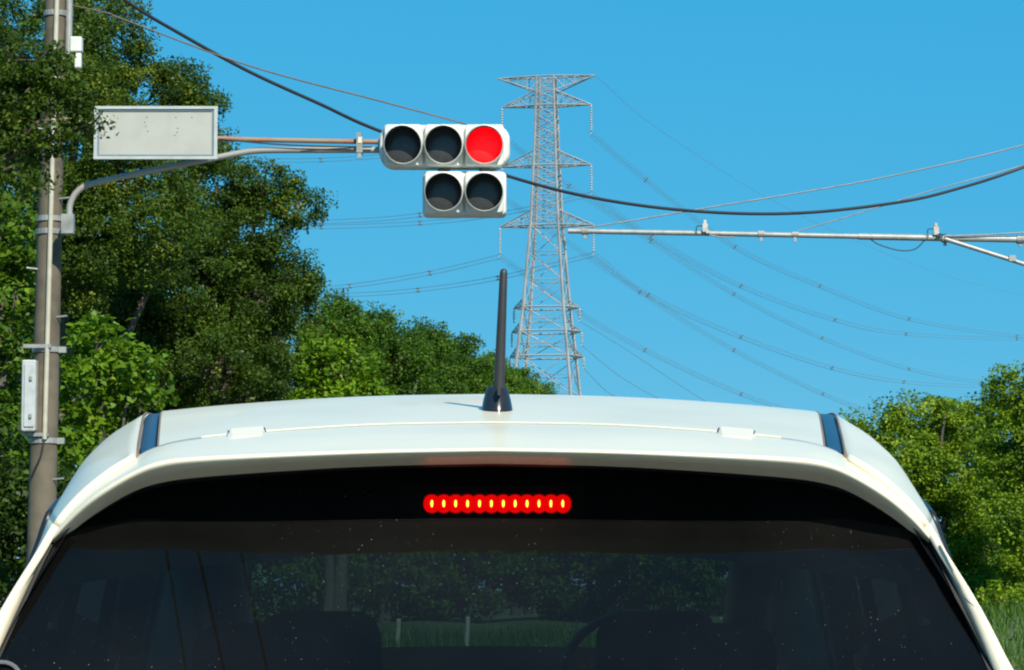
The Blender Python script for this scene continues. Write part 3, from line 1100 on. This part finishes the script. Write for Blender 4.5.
# ------------------------------------------------------------------ right arm with its pole (pole stands outside the picture)
RY = 30.0
kr = RY / FPX
rpx = 1150
rbase = Vector((P(rpx, HOR, RY).x, RY, -0.02))
rarm = thing('steel_arm', 'long galvanised pipe arm reaching in from the right edge', 'signal arm', P(1024, 239, RY))
b = MB()
b.tube([P(568, 231, RY), P(700, 233.2, RY), P(860, 236.4, RY)], 0.027, 12)
b.build('thin_pipe', M_GALV, rarm)
b = MB()
b.tube([P(858, 236.4, RY), P(940, 238, RY), P(1024, 239.5, RY), P(rpx, 242, RY)], 0.034, 12)
b.build('thick_pipe', M_GALV, rarm)
b = MB()
b.tube([P(945, 239, RY - 0.04), P(1010, 259.5, RY - 0.04), P(1024, 264, RY - 0.04), P(rpx, 306, RY - 0.04)], 0.024, 10)
b.build('brace', M_GALV, rarm)
for px, py, r in ((585, 231.5, 0.036), (761, 234, 0.036), (795, 234.5, 0.032), (945, 238.3, 0.045), (1020, 239.5, 0.046)):
    b = MB()
    b.lathe(P(px, py, RY) - Vector((0.035, 0, 0)), (1, 0, 0), [(0, 0.02), (0, r), (0.07, r), (0.07, 0.02)], 12, False)
    b.box(P(px, py + 5, RY), (0.03, 0.03, 0.05))
    b.build('collar', M_GALVD, rarm)
b = MB()
b.box(P(1012, 258.5, RY - 0.04), (0.07, 0.07, 0.06))
b.build('collar', M_GALVD, rarm)
for px, py in ((705, 228), (936, 231)):
    b = MB()
    c = P(px, py, RY - 0.03)
    b.box(c, (0.055, 0.05, 0.085))
    b.box(c + Vector((0.0, 0, 0.06)), (0.03, 0.04, 0.045))
    b.box(c + Vector((0.03, -0.02, -0.045)), (0.04, 0.04, 0.03))
    b.build('cable_clamp', mat('clamp_grey', (0.42, 0.40, 0.35), 0.6, 0.1, 0.3, 30), rarm)
    b = MB()
    b.tube(crom([c + Vector((-0.02, -0.02, 0.02)), c + Vector((-0.085, -0.02, 0.015)), c + Vector((-0.09, -0.02, -0.03)), c + Vector((-0.085, -0.02, -0.07))], 4), 0.005, 6)
    b.build('cable_loop', M_CABLE, rarm)
b = MB()
b.tube(crom([P(870, 239, RY), P(880, 245, RY), P(900, 250.5, RY), P(915, 249, RY), P(925, 240, RY)], 5), 0.006, 6)
b.build('hanging_cable', M_CABLE, rarm)
b = MB()
b.tube(crom([P(945, 236, RY - 0.05), P(990, 234.5, RY - 0.05), P(1024, 232.5, RY - 0.05), P(rpx, 226, RY - 0.05)], 4), 0.008, 6)
b.tube(crom([P(705, 234, RY - 0.04), P(722, 237, RY - 0.04), P(735, 237, RY - 0.04)], 4), 0.006, 6)
b.build('fixed_cable', M_WIRE, rarm)
rp = thing('utility_pole', 'concrete pole beyond the right edge that carries the long pipe arm', 'utility pole', rbase)
b = MB()
b.tube([rbase, rbase + Vector((0, 0, 4)), rbase + Vector((0, 0, 8))], [0.14, 0.12, 0.095], 18)
b.build('shaft', M_CONC, rp)


# ------------------------------------------------------------------ overhead cables
def cable(name, label, pts, r, m, n=8):
    b = MB()
    q = [Vector(p) for p in crom(pts, n)]
    b.tube(q, r, 8)
    o = b.build(name, m, origin=q[0])
    return tag(o, label, 'cable', 'cables over the junction')


p0, _ = on_pole(-55)
cable('overhead_cable', 'thick black cable passing behind the signal and sagging to the right edge',
      [p0, P(125, 0, 24.4), P(185, 36.5, 24.8), P(250, 72, 25.2), P(320, 104, 25.6), P(380, 131, 26), P(508, 176, 26.6), P(600, 199, 27.2), P(700, 211.5, 27.8), P(800, 213, 28.4), P(900, 202, 29), P(960, 188, 29.4), P(1024, 167, 29.8), P(rpx, 118, 30)], 0.0155, M_CABLE)
p0, _ = on_pole(2)
cable('overhead_cable', 'thin brown wire running from the concrete pole down to the top of the signal',
      [p0, P(107, 13, 23.9), P(125, 20, 23.9), P(250, 66, 23.8), P(380, 101, 23.7), P(466, 124, 23.62)], 0.0065, M_BROWNW)
cable('overhead_cable', 'thin pale wire rising from the pipe arm end to the right edge',
      [P(575, 229, RY), P(620, 222.5, RY), P(712, 207, RY), P(850, 184, RY), P(950, 163, RY), P(1024, 145, RY), P(rpx, 112, RY)], 0.0075, M_WIRE)
cable('overhead_cable', 'short pale wire from the middle of the pipe arm up to the right edge',
      [P(798, 231, RY), P(850, 216, RY), P(920, 194, RY), P(970, 180, RY), P(1024, 165, RY + 0.1), P(rpx, 126, RY)], 0.006, M_WIRE)


def mirrored(px, py, z):
    """where an overhead cable at height z must hang to be mirrored in the rear window at that pixel"""
    o = Vector((0, 0, HC))
    d = (P(px, py, 4.5) - o).normalized()
    t = 4.0
    for _ in range(40):                                     # meet the glass surface
        q = o + d * t
        g = 4.56 - (1.40 - q.z) * 0.62 + 0.02 * ((q.x + 0.031) / 0.72) ** 2
        t += (g - q.y) * 0.8
    n = Vector((2 * 0.02 * (q.x + 0.031) / 0.72 ** 2, -1, 0.62)).normalized()
    r = d - n * 2 * d.dot(n)
    return q + r * ((z - q.z) / r.z)


for (xa, xb), lab in (((187, 206), 'left'), ((219, 244), 'middle'), ((262, 287), 'right')):
    pa, pb_ = mirrored(xa, 560, 6.5), mirrored(xb, 668, 6.5)
    dd = (pb_ - pa)
    cable('overhead_cable', 'overhead cable mirrored as the %s of three dark lines in the rear window' % lab, [pa - dd * 1.2, pa, pb_, pb_ + dd * 1.5], 0.0065, M_CABLE)

# ------------------------------------------------------------------ the white car
CARX = -0.031
YAW = math.radians(0.6)
car = thing('white_car', 'white hatchback with brake light on seen from close behind', 'car', (0, 6.3, 0))
U = lambda u, y, d: P(512 + u, y, d)                        # half section points, u = pixels right of the car's centre line


def mirror_grid(G):
    return [[Vector((-p[0], p[1], p[2])) for p in r] for r in G]


# --- roof: rows across (centre to strip), columns along
roof_c = [(4.56, 440), (4.63, 432), (4.72, 424), (4.86, 415.5), (5.05, 406.5), (5.3, 398.5), (5.5, 395.2), (5.7, 394.8)]
roof_c = [U(0, y, d) for d, y in roof_c] + [Vector((0, 6.2, 1.592)), Vector((0, 6.6, 1.597)), Vector((0, 6.95, 1.575))]


def edge_xz(d):
    """roof strip line: x and z at distance d"""
    ds = [4.42, 4.62, 4.8, 5.1, 5.3, 5.5, 5.7, 5.9, 6.3, 6.6, 6.95]
    xs = [0.510, 0.531, 0.550, 0.5815, 0.6025, 0.6225, 0.636, 0.644, 0.650, 0.648, 0.640]
    zs = [1.345, 1.423, 1.4525, 1.493, 1.517, 1.5365, 1.549, 1.557, 1.565, 1.562, 1.545]
    return float(np.interp(d, ds, xs)), float(np.interp(d, ds, zs))


rows = []
for f in (0, 0.3, 0.55, 0.8, 0.93, 1.0):
    r = []
    for p in roof_c:
        ex, ez = edge_xz(p.y)
        drop = f ** 2.2 * 0.9 + 0.1 * f
        r.append(Vector((ex * f, p.y, p.z + (ez - p.z) * drop)))
    rows.append(r)
G = upsample(rows, 4, 5)
full = mirror_grid(G)[::-1][:-1] + G
b = MB()
b.grid(full, True)
roof = b.build('roof', M_WHITE, car)
b = MB()
b.grid([[Vector(p) + Vector((0, 0, -0.045)) for p in r if p[1] > 4.74] for r in full], True)
b.build('headliner', M_LINER, car)
RG = G[-1]                                                  # right roof edge

# --- side body grid: rows from strip outer edge downwards, columns along the car
D = [None, 4.66, 4.8, 5.1, 5.5, 6.1, 6.95, 7.75, 8.3, 8.42]
SW = 0.033                                                  # width of the roof strip
st = []
# rearmost column follows the spoiler's side seam, then the tailgate edge
st.append([U(359, 455, 4.55), U(383, 471, 4.53), U(413, 495, 4.51), U(438, 524, 4.49), U(455, 552, 4.47), U(488, 605, 4.42), U(519, 665, 4.38), U(555, 740, 4.33), (0.83, 4.27, 0.70), (0.80, 4.24, 0.32)])


def col(d, pts):
    return [Vector((x, d, z)) for x, z in pts]


e = lambda d, dx=SW, dz=-0.004: (edge_xz(d)[0] + dx, edge_xz(d)[1] + dz)
st.append(col(4.70, [e(4.70), (0.640, 1.405), (0.682, 1.362), (0.714, 1.315), (0.733, 1.268), (0.768, 1.19), (0.803, 1.10), (0.835, 0.98), (0.85, 0.72), (0.82, 0.30)]))
st.append(col(4.85, [e(4.85), (0.668, 1.418), (0.705, 1.375), (0.733, 1.325), (0.750, 1.275), (0.781, 1.19), (0.812, 1.09), (0.840, 0.97), (0.855, 0.72), (0.83, 0.28)]))
st.append(col(5.1, [e(5.1), (0.688, 1.452), (0.722, 1.412), (0.745, 1.36), (0.762, 1.29), (0.790, 1.19), (0.820, 1.08), (0.843, 0.96), (0.858, 0.72), (0.83, 0.27)]))
st.append(col(5.5, [e(5.5), (0.706, 1.498), (0.738, 1.455), (0.762, 1.39), (0.780, 1.31), (0.805, 1.19), (0.830, 1.07), (0.847, 0.95), (0.86, 0.72), (0.83, 0.26)]))
st.append(col(6.1, [e(6.1), (0.715, 1.525), (0.745, 1.48), (0.770, 1.40), (0.787, 1.31), (0.812, 1.18), (0.835, 1.04), (0.85, 0.93), (0.86, 0.72), (0.83, 0.26)]))
st.append(col(6.95, [e(6.95), (0.700, 1.51), (0.735, 1.46), (0.764, 1.38), (0.782, 1.29), (0.81, 1.15), (0.835, 1.01), (0.85, 0.90), (0.86, 0.70), (0.83, 0.26)]))
st.append(col(7.75, [(0.66, 1.03), (0.70, 1.02), (0.72, 1.01), (0.74, 1.0), (0.76, 0.985), (0.79, 0.965), (0.82, 0.94), (0.845, 0.87), (0.855, 0.68), (0.83, 0.26)]))
st.append(col(8.3, [(0.60, 0.86), (0.63, 0.855), (0.65, 0.85), (0.67, 0.84), (0.69, 0.825), (0.71, 0.80), (0.74, 0.77), (0.77, 0.70), (0.78, 0.56), (0.76, 0.25)]))
st.append(col(8.42, [(0.56, 0.70), (0.58, 0.69), (0.59, 0.68), (0.60, 0.66), (0.61, 0.64), (0.62, 0.62), (0.63, 0.58), (0.64, 0.53), (0.65, 0.45), (0.64, 0.25)]))
NR, NCOL = 4, 6
rowsG = [[Vector(st[c_][r_]) for c_ in range(len(st))] for r_ in range(len(st[0]))]
SG = upsample(rowsG, NR, NCOL)


def patch(r0, r1, c0, c1, name, m, side, out=0.0):
    sub = [[Vector(p) for p in row[c0 * NCOL:c1 * NCOL + 1]] for row in SG[r0 * NR:r1 * NR + 1]]
    if out:
        sub = [[p + Vector((out, 0, out * 0.2)) for p in row] for row in sub]
    if side < 0:
        sub = mirror_grid(sub)
    b = MB()
    b.grid(sub, True, flip=side > 0)
    o = b.build(name, m, car)
    sd = o.modifiers.new('thickness', 'SOLIDIFY')
    sd.thickness = 0.012
    sd.offset = -1
    return o


for side in (1, -1):
    patch(0, 3, 0, 7, 'roof_side_rail', M_WHITE, side)
    patch(3, 9, 0, 2, 'rear_quarter_panel', M_WHITE, side)
    patch(3, 7, 2, 3, 'quarter_window', M_SIDEGLASS, side, -0.006)
    patch(3, 7, 3, 4, 'rear_door_window', M_SIDEGLASS, side, -0.006)
    patch(3, 7, 4, 5, 'front_door_window', M_SIDEGLASS, side, -0.006)
    patch(3, 7, 5, 6, 'front_door_window', M_SIDEGLASS, side, -0.006)
    patch(7, 9, 2, 6, 'door_panel', M_WHITE, side)
    patch(3, 9, 6, 9, 'front_wing', M_WHITE, side)
    patch(0, 3, 7, 9, 'bonnet_side', M_WHITE, side)
    # window frames (pillars)
    for c_ in (3, 4, 5):
        b = MB()
        pr = [Vector(row[c_ * NCOL]) for row in SG[3 * NR:7 * NR + 1]]
        b.tube([Vector((side * (p.x - 0.012), p.y, p.z)) for p in pr], 0.02, 6)
        b.build('window_pillar', M_BLACKPL, car)
    b = MB()
    tp = [Vector(p) for p in SG[3 * NR][2 * NCOL:6 * NCOL + 1]]
    rr_ = [Vector(row[2 * NCOL]) for row in SG[3 * NR:7 * NR + 1]][::-1]
    b.tube([Vector((side * (p.x + 0.004), p.y, p.z)) for p in rr_ + tp[1:]], 0.007, 8)
    b.build('window_moulding', M_BLACKPL, car)
    # dark trim strip between roof and side rail with its two sealing lips
    b = MB()
    base = [Vector((p[0], p[1], p[2])) for p in RG]
    lo = [Vector((side * (p.x - 0.001), p.y, p.z - 0.012)) for p in base]
    hi = [Vector((side * (p.x + SW + 0.002), p.y, p.z - 0.014)) for p in base]
    m1 = [Vector((side * (p.x + SW * 0.2), p.y, p.z - 0.004)) for p in base]
    m2 = [Vector((side * (p.x + SW * 0.8), p.y, p.z - 0.0055)) for p in base]
    b.grid([lo, m1, m2, hi], True, flip=side > 0)
    trim = b.build('roof_trim_strip', M_GLOSSBLK, car)
    for q, off in ((0.0005, 0.0), (SW - 0.0005, -0.003)):
        b = MB()
        b.tube([Vector((side * (p.x + q), p.y, p.z + off - 0.001)) for p in base], 0.0022, 6)
        b.build('sealing_lip', mat('tan_sealing_lip', (0.20, 0.14, 0.09), 0.6), trim)

    b = MB()
    b.tube([Vector((side * (x_ - 0.005), y_, z_)) for x_, y_, z_ in ((0.652, 6.9, 1.535), (0.665, 7.35, 1.28), (0.672, 7.80, 1.02))], 0.05, 10)
    b.build('front_pillar', M_BLACKPL, car)

# --- windscreen, bonnet, nose
b = MB()
top = [Vector((x, 6.95, edge_xz(6.95)[1] + (1.575 - edge_xz(6.95)[1]) * (1 - (x / 0.66) ** 2))) for x in np.linspace(-0.655, 0.655, 13)]
bot = [Vector((x, 7.75 + 0.10 * (1 - (x / 0.66) ** 2), 1.03 + 0.02 * (1 - (x / 0.66) ** 2))) for x in np.linspace(-0.66, 0.66, 13)]
b.grid([top, [t_.lerp(o_, 0.5) + Vector((0, 0.02, 0.02)) for t_, o_ in zip(top, bot)], bot], True)
b.build('windscreen', M_WINDSCREEN, car)
b = MB()
n1 = [Vector((x, 8.30 + 0.08 * (1 - (x / 0.6) ** 2), 0.86 + 0.03 * (1 - (x / 0.6) ** 2))) for x in np.linspace(-0.60, 0.60, 13)]
b.grid([bot, [t_.lerp(o_, 0.5) + Vector((0, 0, 0.03)) for t_, o_ in zip(bot, n1)], n1], True)
b.build('bonnet', M_WHITE, car)
b = MB()
n2 = [Vector((x, 8.42 + 0.10 * (1 - (x / 0.65) ** 2), 0.55)) for x in np.linspace(-0.64, 0.64, 13)]
n3 = [Vector((x, 8.40 + 0.10 * (1 - (x / 0.65) ** 2), 0.24)) for x in np.linspace(-0.64, 0.64, 13)]
b.grid([n1, n2, n3], True)
b.build('front_bumper', M_WHITE, car)

# --- spoiler
us = [0, 110, 200, 290, 331, 360, 395, 420, 438]
yS = [423, 425, 430, 438, 446, 459, 481, 503, 527]
dS = [4.72, 4.715, 4.70, 4.67, 4.65, 4.63, 4.60, 4.565, 4.535]
yM = [434, 436.5, 441, 448, 453.5, 466, 487.5, 508.5, 531]
dM = [4.56, 4.558, 4.552, 4.545, 4.54, 4.535, 4.53, 4.525, 4.515]
yR = [448.5, 450.5, 453.5, 457.5, 462, 473, 494, 515, 536]
dR = [4.40, 4.401, 4.405, 4.415, 4.425, 4.435, 4.45, 4.47, 4.485]
yL = [466.5, 469, 474, 481, 487, 496.5, 517, 535.5, 549]


def crv(uu, yy, dd, du=0.0, dz=0.0):
    return [U(u_ + du, y_, d_) + Vector((0, 0, dz)) for u_, y_, d_ in zip(uu, yy, dd)]


cS0 = crv(us, yS, [d_ + 0.004 for d_ in dS], 0, -0.015)
cS = crv(us, yS, dS, 0, 0.001)
cM = crv(us, yM, dM, 0, 0.003)
cMR = [U(u_, y_ + (r_ - y_) * 0.82, d_ + (e_ - d_) * 0.80) + Vector((0, 0, 0.0015)) for u_, y_, r_, d_, e_ in zip(us, yM, yR, dM, dR)]
cR = crv(us, yR, dR)
def lip(fr, dd):
    """row of the rounded lip: fraction of the way from ridge to lower edge, set back by dd"""
    return [U(u_, r_ + (l_ - r_) * fr, d_ + dd * (1 - 0.5 * max(0, (u_ - 380) / 60))) for u_, r_, l_, d_ in zip(us, yR, yL, dR)]


cQ1, cQ2, cQ3, cL = lip(0.22, 0.0), lip(0.48, 0.018), lip(0.84, 0.062), lip(1.0, 0.105)
cU = [Vector((p.x * 0.995, p.y + 0.05, p.z + 0.004)) for p in cL]
G = upsample([cS, cM, cMR, cR, cQ1, cQ2, cQ3], 4, 6)
G = [[Vector(p) for p in r] for r in upsample([cS0, cS], 1, 6)[:1]] + G
full = [[Vector((-p[0], p[1], p[2])) for p in r][::-1][:-1] + [Vector(p) for p in r] for r in G]
b = MB()
b.grid(full, True)
spo = b.build('spoiler', M_WHITE, car)
b = MB()
b.grid([[Vector((-p[0], p[1], p[2])) for p in r][::-1][:-1] + [Vector(p) for p in r] for r in upsample([cQ3, cL, cU], 3, 6)], True)
b.build('underside', M_BLACKPL, spo)  # lip's lower edge and underside coloured black to stand for the shade there
b = MB()
ln_ = [Vector(p) for p in G[1] if p[0] < 0.475]
b.tube([Vector((-p[0], p[1], p[2])) for p in ln_][::-1][:-1] + ln_, 0.0016, 6)
b.build('front_lip', M_WHITE, spo)
# seams of the two end tips
for side in (1, -1):
    b = MB()
    e_ = [G[i][-1] for i in range(len(G))]
    vs = [Vector((side * p[0], p[1], p[2])) for p in e_]
    b.add(vs, [tuple(range(len(vs)))] if side > 0 else [tuple(range(len(vs)))[::-1]])
    b.build('end_cap', M_WHITE, spo)
# bolt covers
for s in (1, -1):
    b = MB()
    c = [U(s * (u_), y_, d_) for u_, y_, d_ in ((221, 434.5, 4.70), (269, 438.5, 4.675), (267, 443.5, 4.60), (225, 441, 4.615), (229, 429.5, 4.70), (260, 432, 4.68), (258, 440, 4.625), (231, 438.5, 4.635))]
    for i in range(4, 8):
        c[i] = c[i] + Vector((0, -0.004, 0.005))
    fs = [(4, 5, 6, 7), (0, 1, 5, 4), (1, 2, 6, 5), (2, 3, 7, 6), (3, 0, 4, 7)]
    if s < 0:
        fs = [f[::-1] for f in fs]
    b.add(c, fs, False)
    o = b.build('bolt_cover', M_WHITE, spo)
    for u_, y_ in ((227, 432), (263, 435)):
        b = MB()
        c0 = U(s * u_, y_ - 2, 4.66)
        b.bar(c0 + Vector((s * -0.002, 0, -0.003)), c0 + Vector((s * 0.001, 0.004, 0.004)), 0.0015)
        b.build('slot', M_BLACKPL, o)

# --- tailgate: glass, frame strips, lower panel
GT = lambda x, z: 4.56 - (1.40 - z) * 0.62 + 0.02 * (x / 0.72) ** 2
edgeR = [(0.10, 1.405), (0.35, 1.395), (0.50, 1.372), (0.60, 1.335), (0.682, 1.270)]
gl_top = [(-x, z) for x, z in edgeR[::-1]] + edgeR
gl_top = [tuple(p) for p in crom([(x, z, 0) for x, z in gl_top], 4)]
NV = 14
rows = []
for i in range(NV + 1):
    v = i / NV
    r = []
    for (x, z, _) in gl_top:
        xb = x / 0.682 * 0.800
        X = x + (xb - x) * v ** 0.95
        Z = z + (0.93 - z) * v
        r.append(Vector((X, GT(X, Z), Z)))
    rows.append(r)
b = MB()
b.grid(rows, True)
glass_o = b.build('rear_window', M_TAILGLASS, car)
b = MB()
cut = []
for p in rows[0]:
    cut.append(1.262 - 0.026 * (p.x / 0.45) ** 2)
hd_ = []
for t_ in (0.0, 0.5, 1.0):
    hd_.append([Vector((p.x, GT(p.x, p.z + (c_ - p.z) * t_) + 0.05, p.z + (min(c_, p.z) - p.z) * t_)) for p, c_ in zip(rows[0], cut)])
b.grid(hd_, True)
b.build('tailgate_header', M_LINER, car)
# black printed border, then white body strip outside the glass
for side in (1, -1):
    ed = [Vector((side * abs(r[-1].x), r[-1].y, r[-1].z)) for r in rows]
    b = MB()
    b.grid([[p + Vector((-side * 0.004, -0.003, 0)) for p in ed], [p + Vector((side * 0.002, -0.004, 0)) for p in ed], [p + Vector((side * 0.006, 0.01, 0)) for p in ed]], True, flip=side < 0)
    b.build('rubber_seal', M_RUBBER, car)
    b = MB()
    # outer body edge taken from the quarter panel's first column
    qc = [Vector((side * p[0], p[1], p[2])) for p in [row[0] for row in SG]]
    zs = [p.z for p in qc][::-1]
    out = []
    for p in ed:
        z = p.z
        out.append(Vector((float(np.interp(z, zs, [q.x for q in qc][::-1])), float(np.interp(z, zs, [q.y for q in qc][::-1])), z)))
    r0 = [p + Vector((side * 0.003, 0.01, 0)) for p in ed]
    r1 = [p + Vector((side * 0.0045, -0.008, 0)) for p in ed]
    r2 = [p.lerp(o_, 0.6) + Vector((0, -0.012, 0)) for p, o_ in zip(r1, out)]
    r3 = [o_ + Vector((0, -0.001, 0)) for o_ in out]
    b.grid([r0, r1, r2, r3], True, flip=side < 0)
    b.build('tailgate_frame', M_WHITE, car)
bb = rows[-1]
b = MB()
l1 = [Vector((p.x * 1.0, GT(p.x, 0.93) - 0.03, 0.925)) for p in bb]
l2 = [Vector((p.x * 1.0, 4.23 + 0.05 * (p.x / 0.72) ** 2, 0.75)) for p in bb]
l3 = [Vector((p.x * 1.0, 4.22 + 0.05 * (p.x / 0.72) ** 2, 0.58)) for p in bb]
b.grid([bb, l1, l2, l3], True)
b.build('tailgate', M_WHITE, car)
b = MB()
l4 = [Vector((p.x * 1.03, 4.16 + 0.09 * (p.x / 0.80) ** 2, 0.57)) for p in bb]
l5 = [Vector((p.x * 1.03, 4.15 + 0.09 * (p.x / 0.80) ** 2, 0.42)) for p in bb]
l6 = [Vector((p.x * 1.0, 4.22 + 0.09 * (p.x / 0.80) ** 2, 0.24)) for p in bb]
b.grid([l3, l4, l5, l6], True)
b.build('rear_bumper', M_WHITE, car)
for side in (1, -1):
    b = MB()
    b.rbox((side * 0.735, 4.30, 0.80), (0.16, 0.10, 0.22), 0.03)
    b.build('tail_lamp', M_REDPL, car)
b = MB()
b.box((0, 6.3, 0.27), (1.5, 3.9, 0.06))
b.build('underbody', M_BLACKPL, car)
for side in (1, -1):
    for yy in (4.95, 7.5):
        b = MB()
        b.lathe((side * 0.66, yy, 0.31), (side, 0, 0), [(0, 0.2), (0, 0.29), (0.02, 0.31), (0.17, 0.31), (0.195, 0.29), (0.20, 0.205)], 28)
        w_ = b.build('wheel', M_RUBBER, car)
        b = MB()
        b.lathe((side * 0.66, yy, 0.31), (side, 0, 0), [(0.19, 0.205), (0.17, 0.19), (0.16, 0.06), (0.18, 0.05), (0.18, 0.0)], 20)
        b.build('rim', M_CHROME, w_)

# --- high mounted brake light behind the top of the glass
M_LEDRED = glow('brake_lens_red', (1.0, 0.0, 0.0), 5.5)
M_LEDHOT = glow('brake_led_core', (1.0, 0.27, 0.03), 34.0)
bx0 = P(512, 503.5, 4.54)
b = MB()
b.rbox(Vector((0, 4.570, bx0.z)), (0.30, 0.03, 0.07), 0.006)
bl = b.build('brake_light', M_BLACKPL, car)
for i in range(12):
    u_ = -66 + 11.9 * i + 6
    c = Vector((P(512 + u_, 503.5, 4.545).x, 4.550, bx0.z))
    b = MB()
    n = 18
    vs = [c + Vector((0.0132 * math.cos(2 * math.pi * k / n), 0, 0.0145 * math.copysign(abs(math.sin(2 * math.pi * k / n)) ** 0.8, math.sin(2 * math.pi * k / n)))) for k in range(n)]
    vs = [v_ + Vector((0, -0.0004 * (i % 2), 0)) for v_ in vs]
    vs.append(c + Vector((0, -0.004, 0)))
    b.add(vs, [(k, (k + 1) % n, n) for k in range(n)], True)
    cell = b.build('red_lens', M_LEDRED, bl)
    b = MB()
    vs = [c + Vector((0.0019 * math.cos(2 * math.pi * k / n), -0.006, 0.0056 * math.sin(2 * math.pi * k / n))) for k in range(n)]
    b.add(vs, [tuple(range(n))])
    b.build('diode', M_LEDHOT, cell)

# --- antenna
c0 = U(6, 411.5, 4.955)
b = MB()
prof = []
bm_rows = []
for h, rx_, ry_, sh in ((0.0, 0.0278, 0.044, 0), (0.004, 0.0276, 0.0435, 0), (0.012, 0.0262, 0.039, 0.001), (0.026, 0.0232, 0.030, 0.002), (0.038, 0.0198, 0.022, 0.003), (0.045, 0.0168, 0.0165, 0.003), (0.0475, 0.011, 0.010, 0.003), (0.048, 0.0005, 0.0005, 0.003)):
    bm_rows.append([c0 + Vector((rx_ * math.cos(2 * math.pi * k / 24), ry_ * math.sin(2 * math.pi * k / 24) + 0.02 - sh, h - 0.003 + 0.10 * ry_ * math.sin(2 * math.pi * k / 24) * (1 if h < 0.01 else 0.3))) for k in range(25)])
b.grid(bm_rows, True)
ant = b.build('antenna', M_GLOSSBLK2, car)
a0, a1 = U(8, 386, 4.965), U(12.5, 270, 4.95)
b = MB()
b.tube([a0 - Vector((0, 0, 0.012)), a0, a0.lerp(a1, 0.15), a0.lerp(a1, 0.6), a0.lerp(a1, 0.97), a0.lerp(a1, 1.0), a0.lerp(a1, 1.012)], [0.0098, 0.0098, 0.0092, 0.0078, 0.0066, 0.0052, 0.0015], 14)
b.build('mast', mat('matt_black_mast', (0.022, 0.022, 0.025), 0.5, 0, 0.1, 40), ant)
b = MB()
q = U(8.5, 391, 4.94)
b.box(q + Vector((-0.001, -0.004, 0.0)), (0.005, 0.02, 0.016))
b.build('hinge_slot', M_RUBBER, ant)
b = MB()
b.grid([[p + Vector(((p.x - c0.x) * 0.05, (p.y - c0.y - 0.02) * 0.05, 0.0012)) for p in bm_rows[0]], [p + Vector((0, 0, 0.002)) for p in bm_rows[0]]], True)
b.build('gasket', mat('brown_gasket', (0.12, 0.06, 0.03), 0.7), ant)

# --- interior seen through the glass
def seat(x, d, top, w, hr):
    b = MB()
    b.rbox((x, d, top - 0.32), (w, 0.16, 0.62), 0.06)
    b.rbox((x, d + 0.28, top - 0.66), (w, 0.5, 0.16), 0.05)
    s = b.build('seat', M_CLOTH, car)
    b = MB()
    b.rbox((x, d - 0.01, top + 0.10), (hr, 0.11, 0.19), 0.05)
    b.build('headrest', M_CLOTH, s)


for x in (-0.42, 0.40):
    seat(x, 5.35, 0.945, 0.52, 0.25)
for x in (-0.36, 0.36):
    seat(x, 6.25, 0.96, 0.5, 0.26)
b = MB()
b.rbox((0, 7.45, 0.88), (1.35, 0.45, 0.22), 0.06)
b.build('dashboard', M_CLOTH, car)
b = MB()
b.lathe((0.36, 7.1, 0.98), (0, -0.9, 0.43), [(-0.012, 0.18), (0, 0.192), (0.012, 0.18), (0, 0.168), (-0.012, 0.18)], 24)
b.build('steering_wheel', M_BLACKPL, car)
b = MB()
b.rbox((0, 7.0, 1.40), (0.22, 0.03, 0.06), 0.012)
b.build('inner_mirror', M_BLACKPL, car)
b = MB()
b.box((0, 5.6, 0.42), (1.45, 2.4, 0.05))
b.build('cabin_floor', M_CLOTH, car)
for side in (1, -1):
    b = MB()
    tr_ = [[Vector((side * (p[0] - 0.03), p[1], p[2])) for p in row[0:2 * NCOL + 1]] for row in SG[1 * NR:8 * NR + 1]]
    b.grid(tr_, True)
    b.build('pillar_trim', M_LINER, car)

# round sticker in the lower left corner of the rear window
b = MB()
cst = Vector((-0.735, GT(-0.735, 1.065) - 0.003, 1.065))
b.lathe(cst, (0, -1, 0.4), [(0, 0.027), (0.001, 0.030), (0.0, 0.033)], 24)
b.build('ring_sticker', mat('grey_sticker', (0.07, 0.08, 0.08), 0.6), car)

car.location = (0, 6.3, 0)
Rz = Matrix.Rotation(YAW, 4, 'Z')
pv = Vector((0, 4.5, 0))
car.matrix_world = Matrix.Translation(Vector((CARX, 0, 0))) @ Matrix.Translation(pv) @ Rz @ Matrix.Translation(-pv) @ Matrix.Translation(Vector((0, 6.3, 0)))
